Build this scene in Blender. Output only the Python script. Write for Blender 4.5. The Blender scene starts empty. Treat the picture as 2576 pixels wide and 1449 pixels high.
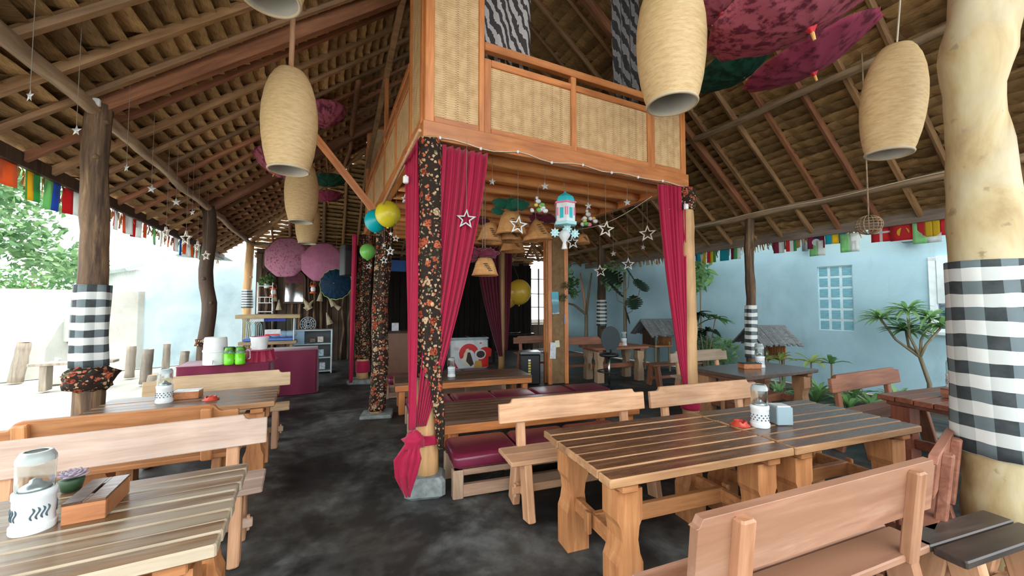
import bpy, math, random
from math import sin, cos, pi, radians, sqrt, atan2
from mathutils import Vector, Matrix, Euler, noise as mnoise
random.seed(7)
S = bpy.context.scene
COL = S.collection
# ---------------------------------------------------------------- camera
F = 975.0; YAW = radians(25.9); PITCH = radians(2.55); CH = 1.62
cam = bpy.data.cameras.new('camera'); cam_o = bpy.data.objects.new('camera', cam); COL.objects.link(cam_o)
cam.sensor_width = 36.0; cam.lens = F / 2576 * 36.0; cam.clip_start = 0.05; cam.clip_end = 400
cam_o.location = (0, 0, CH); cam_o.rotation_euler = (pi / 2 + PITCH, 0, -YAW)
S.camera = cam_o
# ---------------------------------------------------------------- world, sun, exposure
w = bpy.data.worlds.new('sky'); S.world = w; w.use_nodes = True
nt = w.node_tree; nt.nodes.clear()
bg = nt.nodes.new('ShaderNodeBackground'); wo = nt.nodes.new('ShaderNodeOutputWorld')
bg.inputs[0].default_value = (0.90, 0.96, 1.0, 1); bg.inputs[1].default_value = 3.3
nt.links.new(bg.outputs[0], wo.inputs[0])
sun = bpy.data.lights.new('sun', 'SUN'); sun.energy = 5.0; sun.angle = radians(2.0); sun.color = (1.0, 0.96, 0.88)
sun_o = bpy.data.objects.new('sun', sun); COL.objects.link(sun_o); sun_o.rotation_euler = (radians(5), radians(26), 0)
sun_o.location = (0, 0, 15)
vs = S.view_settings; vs.view_transform = 'Standard'; vs.look = 'None'; vs.gamma = 1.0; vs.use_curve_mapping = False
vs.exposure = 0.48
# ---------------------------------------------------------------- pixel to place helpers
f0 = Vector((sin(YAW), cos(YAW), 0)); rr = Vector((cos(YAW), -sin(YAW), 0)); u0 = Vector((0, 0, 1))
fw = f0 * cos(PITCH) + u0 * sin(PITCH); up = u0 * cos(PITCH) - f0 * sin(PITCH)
CAM = Vector((0, 0, CH))
def ray(x, y): return fw + rr * ((x - 1288) / F) + up * (-(y - 724.5) / F)
def PZ(x, y, z=0.0):
    d = ray(x, y); return CAM + d * ((z - CH) / d.z)
def PX(x, y, v):
    d = ray(x, y); return CAM + d * (v / d.x)
def PY(x, y, v):
    d = ray(x, y); return CAM + d * (v / d.y)
def PD(x, y, dep): return CAM + ray(x, y) * dep
def proj(p):
    d = Vector(p) - CAM; z = d.dot(fw)
    if z < 0.05: return (-9999, -9999, z)
    return (1288 + F * d.dot(rr) / z, 724.5 - F * d.dot(up) / z, z)
# ---------------------------------------------------------------- mesh builder
class MB:
    def __init__(s): s.v = []; s.f = []; s.m = []; s.uv = {}; s.cur = 0
    def add(s, vs, fs):
        b = len(s.v); s.v += [tuple(x) for x in vs]
        for f in fs: s.f.append([b + i for i in f]); s.m.append(s.cur)
        return s
    def box(s, c, size, rot=None, taper=1.0):
        hx, hy, hz = size[0] / 2, size[1] / 2, size[2] / 2
        vs = []
        for z, t in ((-hz, 1.0), (hz, taper)):
            for x, y in ((-hx, -hy), (hx, -hy), (hx, hy), (-hx, hy)): vs.append(Vector((x * t, y * t, z)))
        if rot is not None: vs = [rot @ v for v in vs]
        c = Vector(c)
        return s.add([v + c for v in vs], [(3, 2, 1, 0), (4, 5, 6, 7), (0, 1, 5, 4), (1, 2, 6, 5), (2, 3, 7, 6), (3, 0, 4, 7)])
    def bbox(s, c, size, bev=0.006, rot=None):      # box with chamfered edges
        hx, hy, hz = size[0] / 2, size[1] / 2, size[2] / 2
        b = min(bev, hx * .45, hy * .45, hz * .45)
        def ring(z, ix):
            x = hx - ix; y = hy - ix
            return [(-x + b, -y, z), (x - b, -y, z), (x, -y + b, z), (x, y - b, z), (x - b, y, z), (-x + b, y, z), (-x, y - b, z), (-x, -y + b, z)]
        vs = ring(-hz, b) + ring(-hz + b, 0) + ring(hz - b, 0) + ring(hz, b)
        fs = [tuple(range(7, -1, -1)), tuple(range(24, 32))]
        for r in range(3):
            for i in range(8): j = (i + 1) % 8; fs.append((r * 8 + i, r * 8 + j, r * 8 + 8 + j, r * 8 + 8 + i))
        vs = [Vector(v) for v in vs]
        if rot is not None: vs = [rot @ v for v in vs]
        c = Vector(c)
        return s.add([v + c for v in vs], fs)
    def bar(s, p0, p1, wd, ht, upv=(0, 0, 1), bev=0.004):
        p0 = Vector(p0); p1 = Vector(p1); d = p1 - p0; L = d.length; x = d / L
        u = Vector(upv)
        if abs(u.normalized().dot(x)) > .98: u = Vector((0, 1, 0))
        y = u.cross(x).normalized(); z = x.cross(y)
        R = Matrix((x, y, z)).transposed()
        return s.bbox((p0 + p1) / 2, (L, wd, ht), bev, R)
    def tube(s, pts, rad, n=10, cap=True, uvv=False):
        pts = [Vector(p) for p in pts]
        if not isinstance(rad, (list, tuple)): rad = [rad] * len(pts)
        base = len(s.v); vs = []; fs = []
        t0 = (pts[1] - pts[0]).normalized()
        a = Vector((0, 0, 1)) if abs(t0.z) < .9 else Vector((1, 0, 0))
        nx = t0.cross(a).normalized()
        for i, p in enumerate(pts):
            t = (pts[min(i + 1, len(pts) - 1)] - pts[max(i - 1, 0)]).normalized()
            nx = (nx - t * nx.dot(t)).normalized(); ny = t.cross(nx)
            for k in range(n):
                an = 2 * pi * k / n
                vs.append(p + (nx * cos(an) + ny * sin(an)) * rad[i])
        m = len(pts)
        for i in range(m - 1):
            for k in range(n):
                j = (k + 1) % n
                fs.append((i * n + k, i * n + j, (i + 1) * n + j, (i + 1) * n + k))
        if cap: fs.append(tuple(range(n - 1, -1, -1))); fs.append(tuple((m - 1) * n + k for k in range(n)))
        return s.add(vs, fs)
    def lathe(s, prof, n=24, c=(0, 0, 0), R=None, close=False):
        vs = []; fs = []; c = Vector(c)
        for r, z in prof:
            for k in range(n):
                v = Vector((r * cos(2 * pi * k / n), r * sin(2 * pi * k / n), z))
                if R is not None: v = R @ v
                vs.append(v + c)
        for i in range(len(prof) - 1):
            for k in range(n):
                j = (k + 1) % n
                fs.append((i * n + k, i * n + j, i * n + n + j, i * n + n + k))
        if close:
            fs.append(tuple(range(n - 1, -1, -1))); fs.append(tuple((len(prof) - 1) * n + k for k in range(n)))
        return s.add(vs, fs)
    def prism(s, poly, th, M=None):      # poly in xy, extruded in z by th (centred)
        n = len(poly)
        vs = [Vector((x, y, -th / 2)) for x, y in poly] + [Vector((x, y, th / 2)) for x, y in poly]
        if M is not None: vs = [M @ v for v in vs]
        fs = [tuple(range(n - 1, -1, -1)), tuple(range(n, 2 * n))]
        for i in range(n): j = (i + 1) % n; fs.append((i, j, n + j, n + i))
        return s.add(vs, fs)
    def sphere(s, c, r, nu=16, nv=10, sc=(1, 1, 1)):
        c = Vector(c); prof = [(r * sin(pi * i / nv), -r * cos(pi * i / nv)) for i in range(nv + 1)]
        prof[0] = (1e-4, -r); prof[-1] = (1e-4, r)
        b = len(s.v); s.lathe(prof, nu)
        for i in range(b, len(s.v)): v = s.v[i]; s.v[i] = (v[0] * sc[0] + c.x, v[1] * sc[1] + c.y, v[2] * sc[2] + c.z)
        return s
    def grid(s, fn, nu, nv, wrap=False, uv=True):
        b = len(s.v); vs = []; fs = []
        for j in range(nv + 1):
            for i in range(nu + (0 if wrap else 1)): vs.append(fn(i / nu, j / nv))
        W = nu if wrap else nu + 1
        nf = len(s.f)
        for j in range(nv):
            for i in range(nu):
                i2 = (i + 1) % W if wrap else i + 1
                fs.append((j * W + i, j * W + i2, (j + 1) * W + i2, (j + 1) * W + i))
                s.uv[nf + len(fs) - 1] = [(i / nu, j / nv), ((i + 1) / nu, j / nv), ((i + 1) / nu, (j + 1) / nv), (i / nu, (j + 1) / nv)]
        return s.add(vs, fs)
    def mesh(s, name):
        me = bpy.data.meshes.new(name); me.from_pydata(s.v, [], s.f)
        if s.uv:
            l = me.uv_layers.new(name='UVMap')
            for p in me.polygons:
                q = s.uv.get(p.index)
                if q:
                    for k, li in enumerate(p.loop_indices):
                        if k < len(q): l.data[li].uv = q[k]
        for p, m in zip(me.polygons, s.m): p.material_index = m
        me.update(); return me
    def build(s, name, mat, parent=None, smooth=False, loc=None, rot=None):
        me = s.mesh(name)
        for m in (mat if isinstance(mat, (list, tuple)) else [mat]): me.materials.append(m)
        if smooth:
            for p in me.polygons: p.use_smooth = True
            if smooth == 'auto' or smooth == 2:
                try: me.set_sharp_from_angle(angle=radians(40))
                except Exception: pass
        return link(name, me, parent, loc, rot)
def link(name, me, parent=None, loc=None, rot=None):
    o = bpy.data.objects.new(name, me); COL.objects.link(o)
    if parent: o.parent = parent
    if loc is not None: o.location = loc
    if rot is not None: o.rotation_euler = rot
    return o
def tag(o, label=None, cat=None, group=None, kind=None):
    if label: o['label'] = label
    if cat: o['category'] = cat
    if group: o['group'] = group
    if kind: o['kind'] = kind
    return o
def thing(name, label, cat, loc=(0, 0, 0), rz=0, group=None, kind=None, rot=None):
    o = bpy.data.objects.new(name, None); COL.objects.link(o); o.empty_display_size = .1
    o.location = loc; o.rotation_euler = rot if rot is not None else (0, 0, rz)
    return tag(o, label, cat, group, kind)
def kids(o): return [c for c in COL.objects if c.parent == o]
def copy_tree(o, parent=None):
    c = o.copy(); COL.objects.link(c); c.parent = parent
    for ch in CH_OF.get(o.name, None) or kids(o): copy_tree(ch, c)
    return c
CH_OF = {}
def place(o, loc, rz=0, label=None, group=None):
    o.location = loc; o.rotation_euler = (0, 0, rz)
    if label: o['label'] = label
    if group: o['group'] = group
    return o
# ---------------------------------------------------------------- materials
MATS = {}
class N:
    def __init__(s, name):
        s.mat = bpy.data.materials.new(name); s.mat.use_nodes = True
        s.t = s.mat.node_tree; s.t.nodes.clear()
        s.out = s.n('ShaderNodeOutputMaterial'); s.b = s.n('ShaderNodeBsdfPrincipled')
        s.l(s.b.outputs[0], s.out.inputs[0])
    def n(s, typ, **kw):
        x = s.t.nodes.new(typ)
        for k, v in kw.items(): setattr(x, k, v)
        return x
    def l(s, a, b): s.t.links.new(a, b)
    def val(s, inp, v):
        if hasattr(v, 'is_linked') or hasattr(v, 'links'): s.l(v, inp)
        else: inp.default_value = v
    def math(s, op, a, b=0.0, c=None):
        x = s.n('ShaderNodeMath', operation=op); s.val(x.inputs[0], a); s.val(x.inputs[1], b)
        if c is not None: s.val(x.inputs[2], c)
        return x.outputs[0]
    def coord(s, which='Object', scale=(1, 1, 1), rot=(0, 0, 0), loc=(0, 0, 0)):
        tc = s.n('ShaderNodeTexCoord'); mp = s.n('ShaderNodeMapping')
        mp.inputs['Scale'].default_value = scale; mp.inputs['Rotation'].default_value = rot; mp.inputs['Location'].default_value = loc
        s.l(tc.outputs[which], mp.inputs[0]); return mp.outputs[0]
    def noise(s, vec, scale=5, detail=4, rough=.55, dist=0.0):
        x = s.n('ShaderNodeTexNoise'); s.l(vec, x.inputs['Vector']); x.inputs['Scale'].default_value = scale
        x.inputs['Detail'].default_value = detail; x.inputs['Roughness'].default_value = rough; x.inputs['Distortion'].default_value = dist
        return x.outputs['Fac']
    def ramp(s, fac, stops, interp='LINEAR'):
        x = s.n('ShaderNodeValToRGB'); x.color_ramp.interpolation = interp
        e = x.color_ramp.elements
        while len(e) > 1: e.remove(e[-1])
        e[0].position = stops[0][0]; e[0].color = tuple(stops[0][1]) + (1,)
        for p, c in stops[1:]: k = e.new(p); k.color = tuple(c) + (1,)
        s.val(x.inputs[0], fac); return x.outputs[0]
    def mix(s, fac, a, b, mode='MIX'):
        x = s.n('ShaderNodeMix', data_type='RGBA', blend_type=mode)
        s.val(x.inputs[0], fac)
        for i, v in ((6, a), (7, b)):
            if isinstance(v, tuple): x.inputs[i].default_value = v + ((1,) if len(v) == 3 else ())
            else: s.l(v, x.inputs[i])
        return x.outputs[2]
    def color(s, v):
        if isinstance(v, tuple): s.b.inputs['Base Color'].default_value = v + (1,)
        else: s.l(v, s.b.inputs['Base Color'])
    def bump(s, h, strength=.3, dist=.02):
        x = s.n('ShaderNodeBump'); x.inputs['Strength'].default_value = strength; x.inputs['Distance'].default_value = dist
        s.l(h, x.inputs['Height']); s.l(x.outputs[0], s.b.inputs['Normal'])
    def done(s, rough=.6, metal=0.0, spec=None, **kw):
        s.val(s.b.inputs['Roughness'], rough); s.b.inputs['Metallic'].default_value = metal
        if spec is not None: s.b.inputs['Specular IOR Level'].default_value = spec
        for k, v in kw.items(): s.b.inputs[k].default_value = v
        return s.mat
def plain(name, c, rough=.55, metal=0, var=.12, scale=6, spec=None, **kw):
    if name in MATS: return MATS[name]
    m = N(name); v = m.coord('Object'); f = m.noise(v, scale, 3)
    lo = tuple(max(0, x * (1 - var)) for x in c); hi = tuple(min(1, x * (1 + var)) for x in c)
    m.color(m.ramp(f, [(.3, lo), (.7, hi)])); MATS[name] = m.done(rough, metal, spec, **kw); return MATS[name]
def wood(name, c1, c2, c3=None, axis=0, scale=9, rough=.5, wear=None, bump=.25, rnd=.16, spec=.4):
    """grain streaks along the local axis, with patchy tone and a little tone change from piece to piece"""
    if name in MATS: return MATS[name]
    m = N(name); sc = [scale, scale, scale]; sc[axis] = scale * .09
    oi = m.n('ShaderNodeObjectInfo')
    tc = m.n('ShaderNodeTexCoord'); mp = m.n('ShaderNodeMapping'); mp.inputs['Scale'].default_value = sc
    ad = m.n('ShaderNodeVectorMath', operation='ADD'); m.l(tc.outputs['Object'], ad.inputs[0])
    cb = m.n('ShaderNodeCombineXYZ'); r7 = m.math('MULTIPLY', oi.outputs['Random'], 17.0)
    for i in range(3): m.l(r7, cb.inputs[i])
    m.l(cb.outputs[0], ad.inputs[1]); m.l(ad.outputs[0], mp.inputs[0])
    g = m.noise(mp.outputs[0], 3.2, 6, .62, .6); big = m.noise(ad.outputs[0], 2.6, 3, .5)
    col = m.ramp(g, [(.28, c1), (.55, c2), (.78, c3 or c2)])
    tone = m.math('MULTIPLY_ADD', big, .7, .65); rt = m.math('MULTIPLY_ADD', oi.outputs['Random'], rnd * 2, 1 - rnd)
    tone = m.math('MULTIPLY', tone, rt)
    cx = m.n('ShaderNodeCombineXYZ')
    for i in range(3): m.l(tone, cx.inputs[i])
    col = m.mix(1.0, col, cx.outputs[0], 'MULTIPLY')
    if wear:
        wn = m.noise(mp.outputs[0], 1.1, 5, .7, .3); wf = m.ramp(wn, [(.47, (0, 0, 0)), (.6, (1, 1, 1))])
        col = m.mix(wf, col, wear)
    m.color(col); m.bump(g, bump, .004)
    MATS[name] = m.done(m.math('MULTIPLY_ADD', g, .25, rough - .12), 0, spec); return MATS[name]
def weave(name, ca, cb, fx, fz, rough=.55, gap=(.12, .06, .02), use='Object', axis='xz', cols=None):
    """basket weave: thin horizontal strands lifted over upright splits"""
    m = N(name); tc = m.n('ShaderNodeTexCoord'); sp = m.n('ShaderNodeSeparateXYZ'); m.l(tc.outputs[use], sp.inputs[0])
    if axis == 'xz': a, z = sp.outputs[0], sp.outputs[2]
    elif axis == 'yz': a, z = sp.outputs[1], sp.outputs[2]
    else: a, z = sp.outputs[0], sp.outputs[1]
    u = m.math('MULTIPLY', a, fx); v = m.math('MULTIPLY', z, fz)
    cell = m.math('FLOOR', u); par = m.math('MODULO', m.math('ABSOLUTE', cell), 2.0)
    vv = m.math('ADD', v, m.math('MULTIPLY', par, .5))
    hs = m.math('ABSOLUTE', m.math('SINE', m.math('MULTIPLY', vv, pi)))
    us = m.math('ABSOLUTE', m.math('SINE', m.math('MULTIPLY', u, pi)))
    h = m.math('MULTIPLY', hs, m.math('MULTIPLY_ADD', us, .6, .4))
    band = m.ramp(us, [(.42, (1, 1, 1)), (.55, (0, 0, 0))])
    nz = m.noise(tc.outputs[use], 9, 4); nzb = m.noise(tc.outputs[use], 60, 2)
    rc = m.n('ShaderNodeTexWhiteNoise', noise_dimensions='1D'); m.l(cell, rc.inputs['W'])
    col = m.ramp(m.math('ADD', nz, m.math('MULTIPLY', nzb, .25)), [(.42, ca), (.75, cb)])
    dash = m.ramp(m.math('SUBTRACT', hs, m.math('MULTIPLY', rc.outputs[0], .25)), [(.12, (1, 1, 1)), (.42, (0, 0, 0))])
    fine = m.ramp(hs, [(.05, (.35, .35, .35)), (.3, (0, 0, 0))])
    msk = m.math('MAXIMUM', m.math('MULTIPLY', band, m.math('MULTIPLY', dash, m.math('MULTIPLY_ADD', nz, .9, .35))), fine)
    col = m.mix(msk, col, gap)
    m.color(col); m.bump(h, .5, .006); MATS[name] = m.done(rough, 0, .3); return MATS[name]
# ---------------------------------------------------------------- common materials
W_HONEY = wood('honey_wood', (.32, .12, .042), (.50, .215, .08), (.60, .30, .125), axis=2, scale=7)
W_HONEYX = wood('honey_wood_x', (.32, .12, .042), (.50, .215, .08), (.60, .30, .125), axis=0, scale=7)
W_PALE = wood('pale_bench_wood', (.42, .21, .105), (.57, .33, .185), (.66, .43, .27), axis=0, scale=7, rough=.5)
W_PALEZ = wood('pale_bench_wood_z', (.40, .20, .095), (.55, .30, .165), (.63, .40, .24), axis=2, scale=7, rough=.5)
W_TOPL = wood('worn_table_top', (.10, .048, .02), (.205, .115, .052), (.28, .18, .095), axis=0, scale=8, rough=.32, wear=(.30, .235, .16), spec=.6)
W_TOPR = wood('dark_table_top', (.06, .026, .013), (.14, .064, .031), (.22, .115, .062), axis=0, scale=8, rough=.26, spec=.6)
W_RED = wood('reddish_table_wood', (.10, .028, .016), (.20, .062, .034), (.27, .095, .05), axis=0, scale=7, rough=.32)
W_REDZ = wood('reddish_table_wood_z', (.12, .034, .02), (.24, .075, .04), (.31, .11, .06), axis=2, scale=7, rough=.4)
W_ORANGE = wood('loft_timber', (.40, .125, .036), (.58, .215, .068), (.68, .29, .10), axis=0, scale=6, rough=.4)
W_ORANGEY = wood('loft_timber_y', (.40, .125, .036), (.58, .215, .068), (.68, .29, .10), axis=1, scale=6, rough=.4)
W_ORANGEZ = wood('loft_timber_z', (.40, .125, .036), (.58, .215, .068), (.68, .29, .10), axis=2, scale=6, rough=.4)
W_DARK = wood('dark_old_wood', (.035, .02, .012), (.075, .045, .026), (.12, .075, .045), axis=2, scale=6, rough=.7)
W_RAFT = wood('rafter_wood', (.17, .085, .036), (.30, .165, .075), (.40, .24, .12), axis=0, scale=6, rough=.6, rnd=.34)
W_RAFTR = wood('rafter_wood_red', (.15, .055, .025), (.27, .11, .05), (.36, .17, .08), axis=0, scale=6, rough=.6, rnd=.3)
W_LOG = wood('bark_log', (.035, .02, .012), (.17, .10, .052), (.36, .245, .135), axis=2, scale=7, rough=.75, bump=.8, wear=(.05, .03, .02))
W_LOGH = wood('plate_log', (.12, .075, .04), (.30, .20, .115), (.46, .34, .22), axis=1, scale=4, rough=.7, bump=.5)
W_PALELOG = wood('peeled_log', (.42, .30, .15), (.62, .50, .29), (.74, .65, .44), axis=2, scale=3.4, rough=.55, bump=.4, wear=(.40, .29, .14))
def trunk_mat():
    m = N('mottled_trunk'); v = m.coord('Object'); vs_ = m.coord('Object', (1, 1, .45))
    a = m.noise(vs_, 3.2, 5, .6, .5); b = m.noise(v, 9, 4, .6); c = m.noise(v, 2.0, 3)
    col = m.ramp(a, [(.3, (.30, .20, .09)), (.45, (.45, .34, .17)), (.6, (.54, .45, .27)), (.75, (.60, .53, .36))])
    col = m.mix(m.ramp(b, [(.62, (0, 0, 0)), (.70, (.7, .7, .7))]), col, (.22, .15, .08)); col = m.mix(m.ramp(c, [(.55, (0, 0, 0)), (.68, (.45, .45, .45))]), col, (.42, .40, .33))
    m.color(col); m.bump(a, .35, .02); return m.done(.6, 0, .3)
W_PALELOG = trunk_mat()
W_TANLOG = wood('tan_log', (.40, .21, .085), (.58, .34, .15), (.68, .44, .22), axis=2, scale=4, rough=.5)
W_BOX = wood('tissue_box_wood', (.30, .11, .045), (.44, .18, .075), (.52, .24, .11), axis=0, scale=8, rough=.35)
W_BOXTOP = wood('tissue_box_lid', (.07, .03, .016), (.13, .065, .036), (.18, .10, .06), axis=0, scale=8, rough=.22, spec=.6)
def thatch_mat(name, a, b, c):
    m = N(name); oi = m.n('ShaderNodeObjectInfo'); tc = m.n('ShaderNodeTexCoord')
    mp = m.n('ShaderNodeMapping'); mp.inputs['Scale'].default_value = (3, 26, 3); m.l(tc.outputs['Object'], mp.inputs[0])
    g = m.noise(mp.outputs[0], 4, 6, .65, .8); big = m.noise(tc.outputs['Object'], 3, 4, .6)
    geo = m.n('ShaderNodeNewGeometry'); rp = geo.outputs['Random Per Island']
    col = m.ramp(g, [(.25, a), (.5, b), (.78, c)])
    t = m.math('MULTIPLY', m.math('MULTIPLY_ADD', big, .8, .6), m.math('MULTIPLY_ADD', m.math('FRACT', m.math('ADD', rp, oi.outputs['Random'])), .7, .62))
    cx = m.n('ShaderNodeCombineXYZ')
    for i in range(3): m.l(t, cx.inputs[i])
    m.color(m.mix(1.0, col, cx.outputs[0], 'MULTIPLY')); m.bump(g, .6, .012)
    return m.done(.8, 0, .2)
THATCH = thatch_mat('palm_thatch', (.18, .097, .037), (.40, .24, .10), (.55, .36, .165))
def cloth_check(name, nu, nv):
    m = N(name); tc = m.n('ShaderNodeTexCoord'); sp = m.n('ShaderNodeSeparateXYZ'); m.l(tc.outputs['UV'], sp.inputs[0])
    wob = m.noise(tc.outputs['Object'], 4, 2); wo_ = m.math('MULTIPLY_ADD', wob, .5, -.25)
    a = m.math('MODULO', m.math('FLOOR', m.math('MULTIPLY_ADD', sp.outputs[0], nu, 8.0)), 2.0)
    b = m.math('MODULO', m.math('FLOOR', m.math('ADD', m.math('MULTIPLY_ADD', sp.outputs[1], nv, 8.0), wo_)), 2.0)
    t = m.math('MULTIPLY_ADD', a, .3, m.math('MULTIPLY', b, .7))
    fz = m.noise(tc.outputs['Object'], 14, 4)
    col = m.ramp(t, [(0, (.012, .016, .018)), (.2, (.12, .155, .165)), (.5, (.55, .57, .54)), (.85, (.74, .75, .71))], 'CONSTANT')
    col = m.mix(m.math('MULTIPLY', fz, .25), col, (.30, .34, .34)); m.color(col)
    MATS[name] = m.done(.85, 0, .2); return MATS[name]
CHECK = cloth_check('black_white_check_cloth', 12, 11)
CHECKN = cloth_check('black_white_check_cloth_near', 14, 14.5)
STRIPE = cloth_check('black_white_band_cloth', 6, 14)
def floral(name):
    m = N(name); tc = m.n('ShaderNodeTexCoord'); mp = m.n('ShaderNodeMapping'); m.l(tc.outputs['Object'], mp.inputs[0])
    dn = m.n('ShaderNodeTexNoise'); m.l(tc.outputs['Object'], dn.inputs['Vector']); dn.inputs['Scale'].default_value = 34
    mx = m.n('ShaderNodeMix', data_type='RGBA', blend_type='ADD'); mx.inputs[0].default_value = .035; m.l(mp.outputs[0], mx.inputs[6]); m.l(dn.outputs['Color'], mx.inputs[7])
    def vor(scale, rnd):
        v = m.n('ShaderNodeTexVoronoi'); v.inputs['Scale'].default_value = scale; v.inputs['Randomness'].default_value = rnd
        m.l(mx.outputs[2], v.inputs['Vector']); return v
    v1 = vor(10.5, 1.0); v2 = vor(32, 1.0)
    s1 = m.n('ShaderNodeSeparateColor'); m.l(v1.outputs['Color'], s1.inputs[0])
    s2 = m.n('ShaderNodeSeparateColor'); m.l(v2.outputs['Color'], s2.inputs[0])
    c1 = m.ramp(s1.outputs[0], [(0, (.34, .065, .03)), (.34, (.46, .31, .18)), (.5, (.42, .10, .045)), (.78, (.05, .03, .018)), (.9, (.12, .14, .06))], 'CONSTANT')
    c2 = m.ramp(s2.outputs[1], [(0, (.40, .25, .13)), (.24, (.42, .11, .05)), (.46, (.12, .13, .06)), (.58, (.45, .32, .19)), (.76, (.03, .018, .011))], 'CONSTANT')
    k1 = m.ramp(v1.outputs['Distance'], [(0, (1, 1, 1)), (.34, (1, 1, 1)), (.37, (0, 0, 0))])
    k2 = m.ramp(v2.outputs['Distance'], [(0, (1, 1, 1)), (.36, (1, 1, 1)), (.42, (0, 0, 0))])
    e1 = m.ramp(m.noise(tc.outputs['Object'], 60, 2), [(.45, (.03, .018, .012)), (.5, (1, 1, 1))])
    col = m.mix(k2, (.022, .013, .009), c2); cc = m.mix(.75, c1, m.mix(1.0, c1, e1, 'MULTIPLY')); col = m.mix(k1, col, cc)
    m.color(col); MATS[name] = m.done(.8, 0, .2); return MATS[name]
FLORAL = floral('floral_batik_cloth')
def cloth(name, c, rough=.75, trans=0.0, sheen=.3):
    m = N(name); v = m.coord('Object', (30, 30, 3)); f = m.noise(v, 6, 3); lo = tuple(x * .82 for x in c); m.color(m.ramp(f, [(.3, lo), (.7, c)]))
    m.b.inputs['Sheen Weight'].default_value = sheen
    mat = m.done(rough, 0, .2)
    if trans:
        tr = m.n('ShaderNodeBsdfTranslucent'); tr.inputs[0].default_value = tuple(min(1, x * 1.25) for x in c) + (1,)
        ms = m.n('ShaderNodeMixShader'); ms.inputs[0].default_value = trans
        m.l(m.b.outputs[0], ms.inputs[1]); m.l(tr.outputs[0], ms.inputs[2]); m.l(ms.outputs[0], m.out.inputs[0])
    MATS[name] = mat; return mat
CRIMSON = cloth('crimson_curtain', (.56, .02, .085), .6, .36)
MAROON = cloth('maroon_table_cloth', (.17, .012, .045), .6)
VINYL = plain('maroon_vinyl', (.15, .012, .038), .3, var=.2, spec=.6)
WHITE = plain('white_plastic', (.75, .77, .76), .35)
WHITEC = plain('white_ceramic', (.72, .76, .76), .3)
GLASS = N('clear_glass'); GLASS.color((.86, .92, .92)); GLASS = GLASS.done(.06, 0, .5, **{'Transmission Weight': 1.0, 'IOR': 1.42})
BLACK = plain('black_plastic', (.012, .013, .014), .4)
STEEL = plain('steel', (.6, .62, .62), .25, 1.0)
SILVER = plain('silver_foil_star', (.42, .42, .40), .4, .3)
WIRE = plain('wire_string', (.62, .55, .42), .6)
STRINGM = plain('clear_string', (.20, .17, .13), .6)
# ---------------------------------------------------------------- ground and floor
def floor_mat():
    m = N('dark_concrete'); v = m.coord('Object'); a = m.noise(v, 1.3, 7, .62, .4); b = m.noise(v, 7, 5, .6); s_ = m.math('ADD', m.math('MULTIPLY', a, .72), m.math('MULTIPLY', b, .28))
    c = m.noise(v, .5, 3)
    col = m.ramp(s_, [(.34, (.010, .011, .011)), (.45, (.024, .025, .024)), (.54, (.068, .071, .068)), (.63, (.14, .15, .145))])
    m.color(m.mix(m.ramp(c, [(.5, (0, 0, 0)), (.7, (.5, .5, .5))]), col, (.075, .06, .04))); m.bump(s_, .2, .01)
    return m.done(m.math('MULTIPLY_ADD', b, .3, .42), 0, .26)
XL, XR, YB, YF, ZP, TP = -1.88, 7.44, 13.0, -1.2, 3.45, .78
XC = (XL + XR) / 2
fm = floor_mat()
mb = MB(); mb.box(((XL + XR) / 2 - .05, (YB + YF) / 2, -.06), (XR - XL + 1.1, YB - YF + .6, .12)); tag(mb.build('floor', fm), 'dark worn concrete floor of the open pavilion', None, kind='structure')
def sand_mat():
    m = N('pale_sand'); v = m.coord('Object'); a = m.noise(v, 2, 6); m.color(m.ramp(a, [(.3, (.40, .38, .33)), (.7, (.55, .53, .48))])); m.bump(m.noise(v, 25, 4), .4, .02); return m.done(.9, 0, .1)
def soil_mat():
    m = N('garden_soil'); v = m.coord('Object'); a = m.noise(v, 3, 6); m.color(m.ramp(a, [(.3, (.03, .03, .022)), (.7, (.11, .10, .075))])); m.bump(a, .5, .04); return m.done(.95, 0, .1)
mb = MB(); mb.box((-12, 10, -.09), (19, 60, .1)); tag(mb.build('ground_sand', sand_mat()), 'bright pale sand yard outside the pavilion', None, kind='structure')
mb = MB(); mb.box((13, 10, -.10), (32, 60, .1)); tag(mb.build('ground_garden', soil_mat()), 'dark planted garden strip along the blue wall', None, kind='structure')
# ---------------------------------------------------------------- thatched roof slopes
def wob(p, a, sc): return Vector((mnoise.noise(Vector(p) * sc + Vector((3, 1, 7))), mnoise.noise(Vector(p) * sc + Vector((9, 4, 2))), mnoise.noise(Vector(p) * sc + Vector((1, 8, 5))))) * a
CT = 1 / sqrt(1 + TP * TP); ST = TP * CT
LEAFV = []
for k in range(8):
    rnd = random.Random(k + 3); mb = MB(); L = .45; Wd = .215; nu = 5
    ph = rnd.random() * 6
    def fn(u, v, rnd=rnd, ph=ph):
        x = (u - .5) * L * 1.02; y = (v - .5) * Wd
        e = .022 * sin(ph + u * 9) + .03 * (abs(u - .5) * 2) ** 3
        if v < .5: y += e
        z = .10 * (.5 - v) + .007 * sin(ph * 2 + u * 14) - .012 * (abs(u - .5) * 2) ** 2
        return Vector((x, y, z))
    top = []
    mb.grid(fn, nu, 2, uv=False); mb.uv = {}
    def fn2(u, v, fn=fn): p = fn(1 - u, v); return p + Vector((0, 0, .014))
    mb.grid(fn2, nu, 2); mb.uv = {}
    # close lower edge
    W_ = nu + 1
    for i in range(nu): mb.f.append([i + 1, i, W_ * 3 + nu - i, W_ * 3 + nu - i - 1]); mb.m.append(0)
    me = mb.mesh('thatch_leaf'); me.materials.append(THATCH); LEAFV.append((me, list(mb.v), [list(f) for f in mb.f]))
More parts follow.
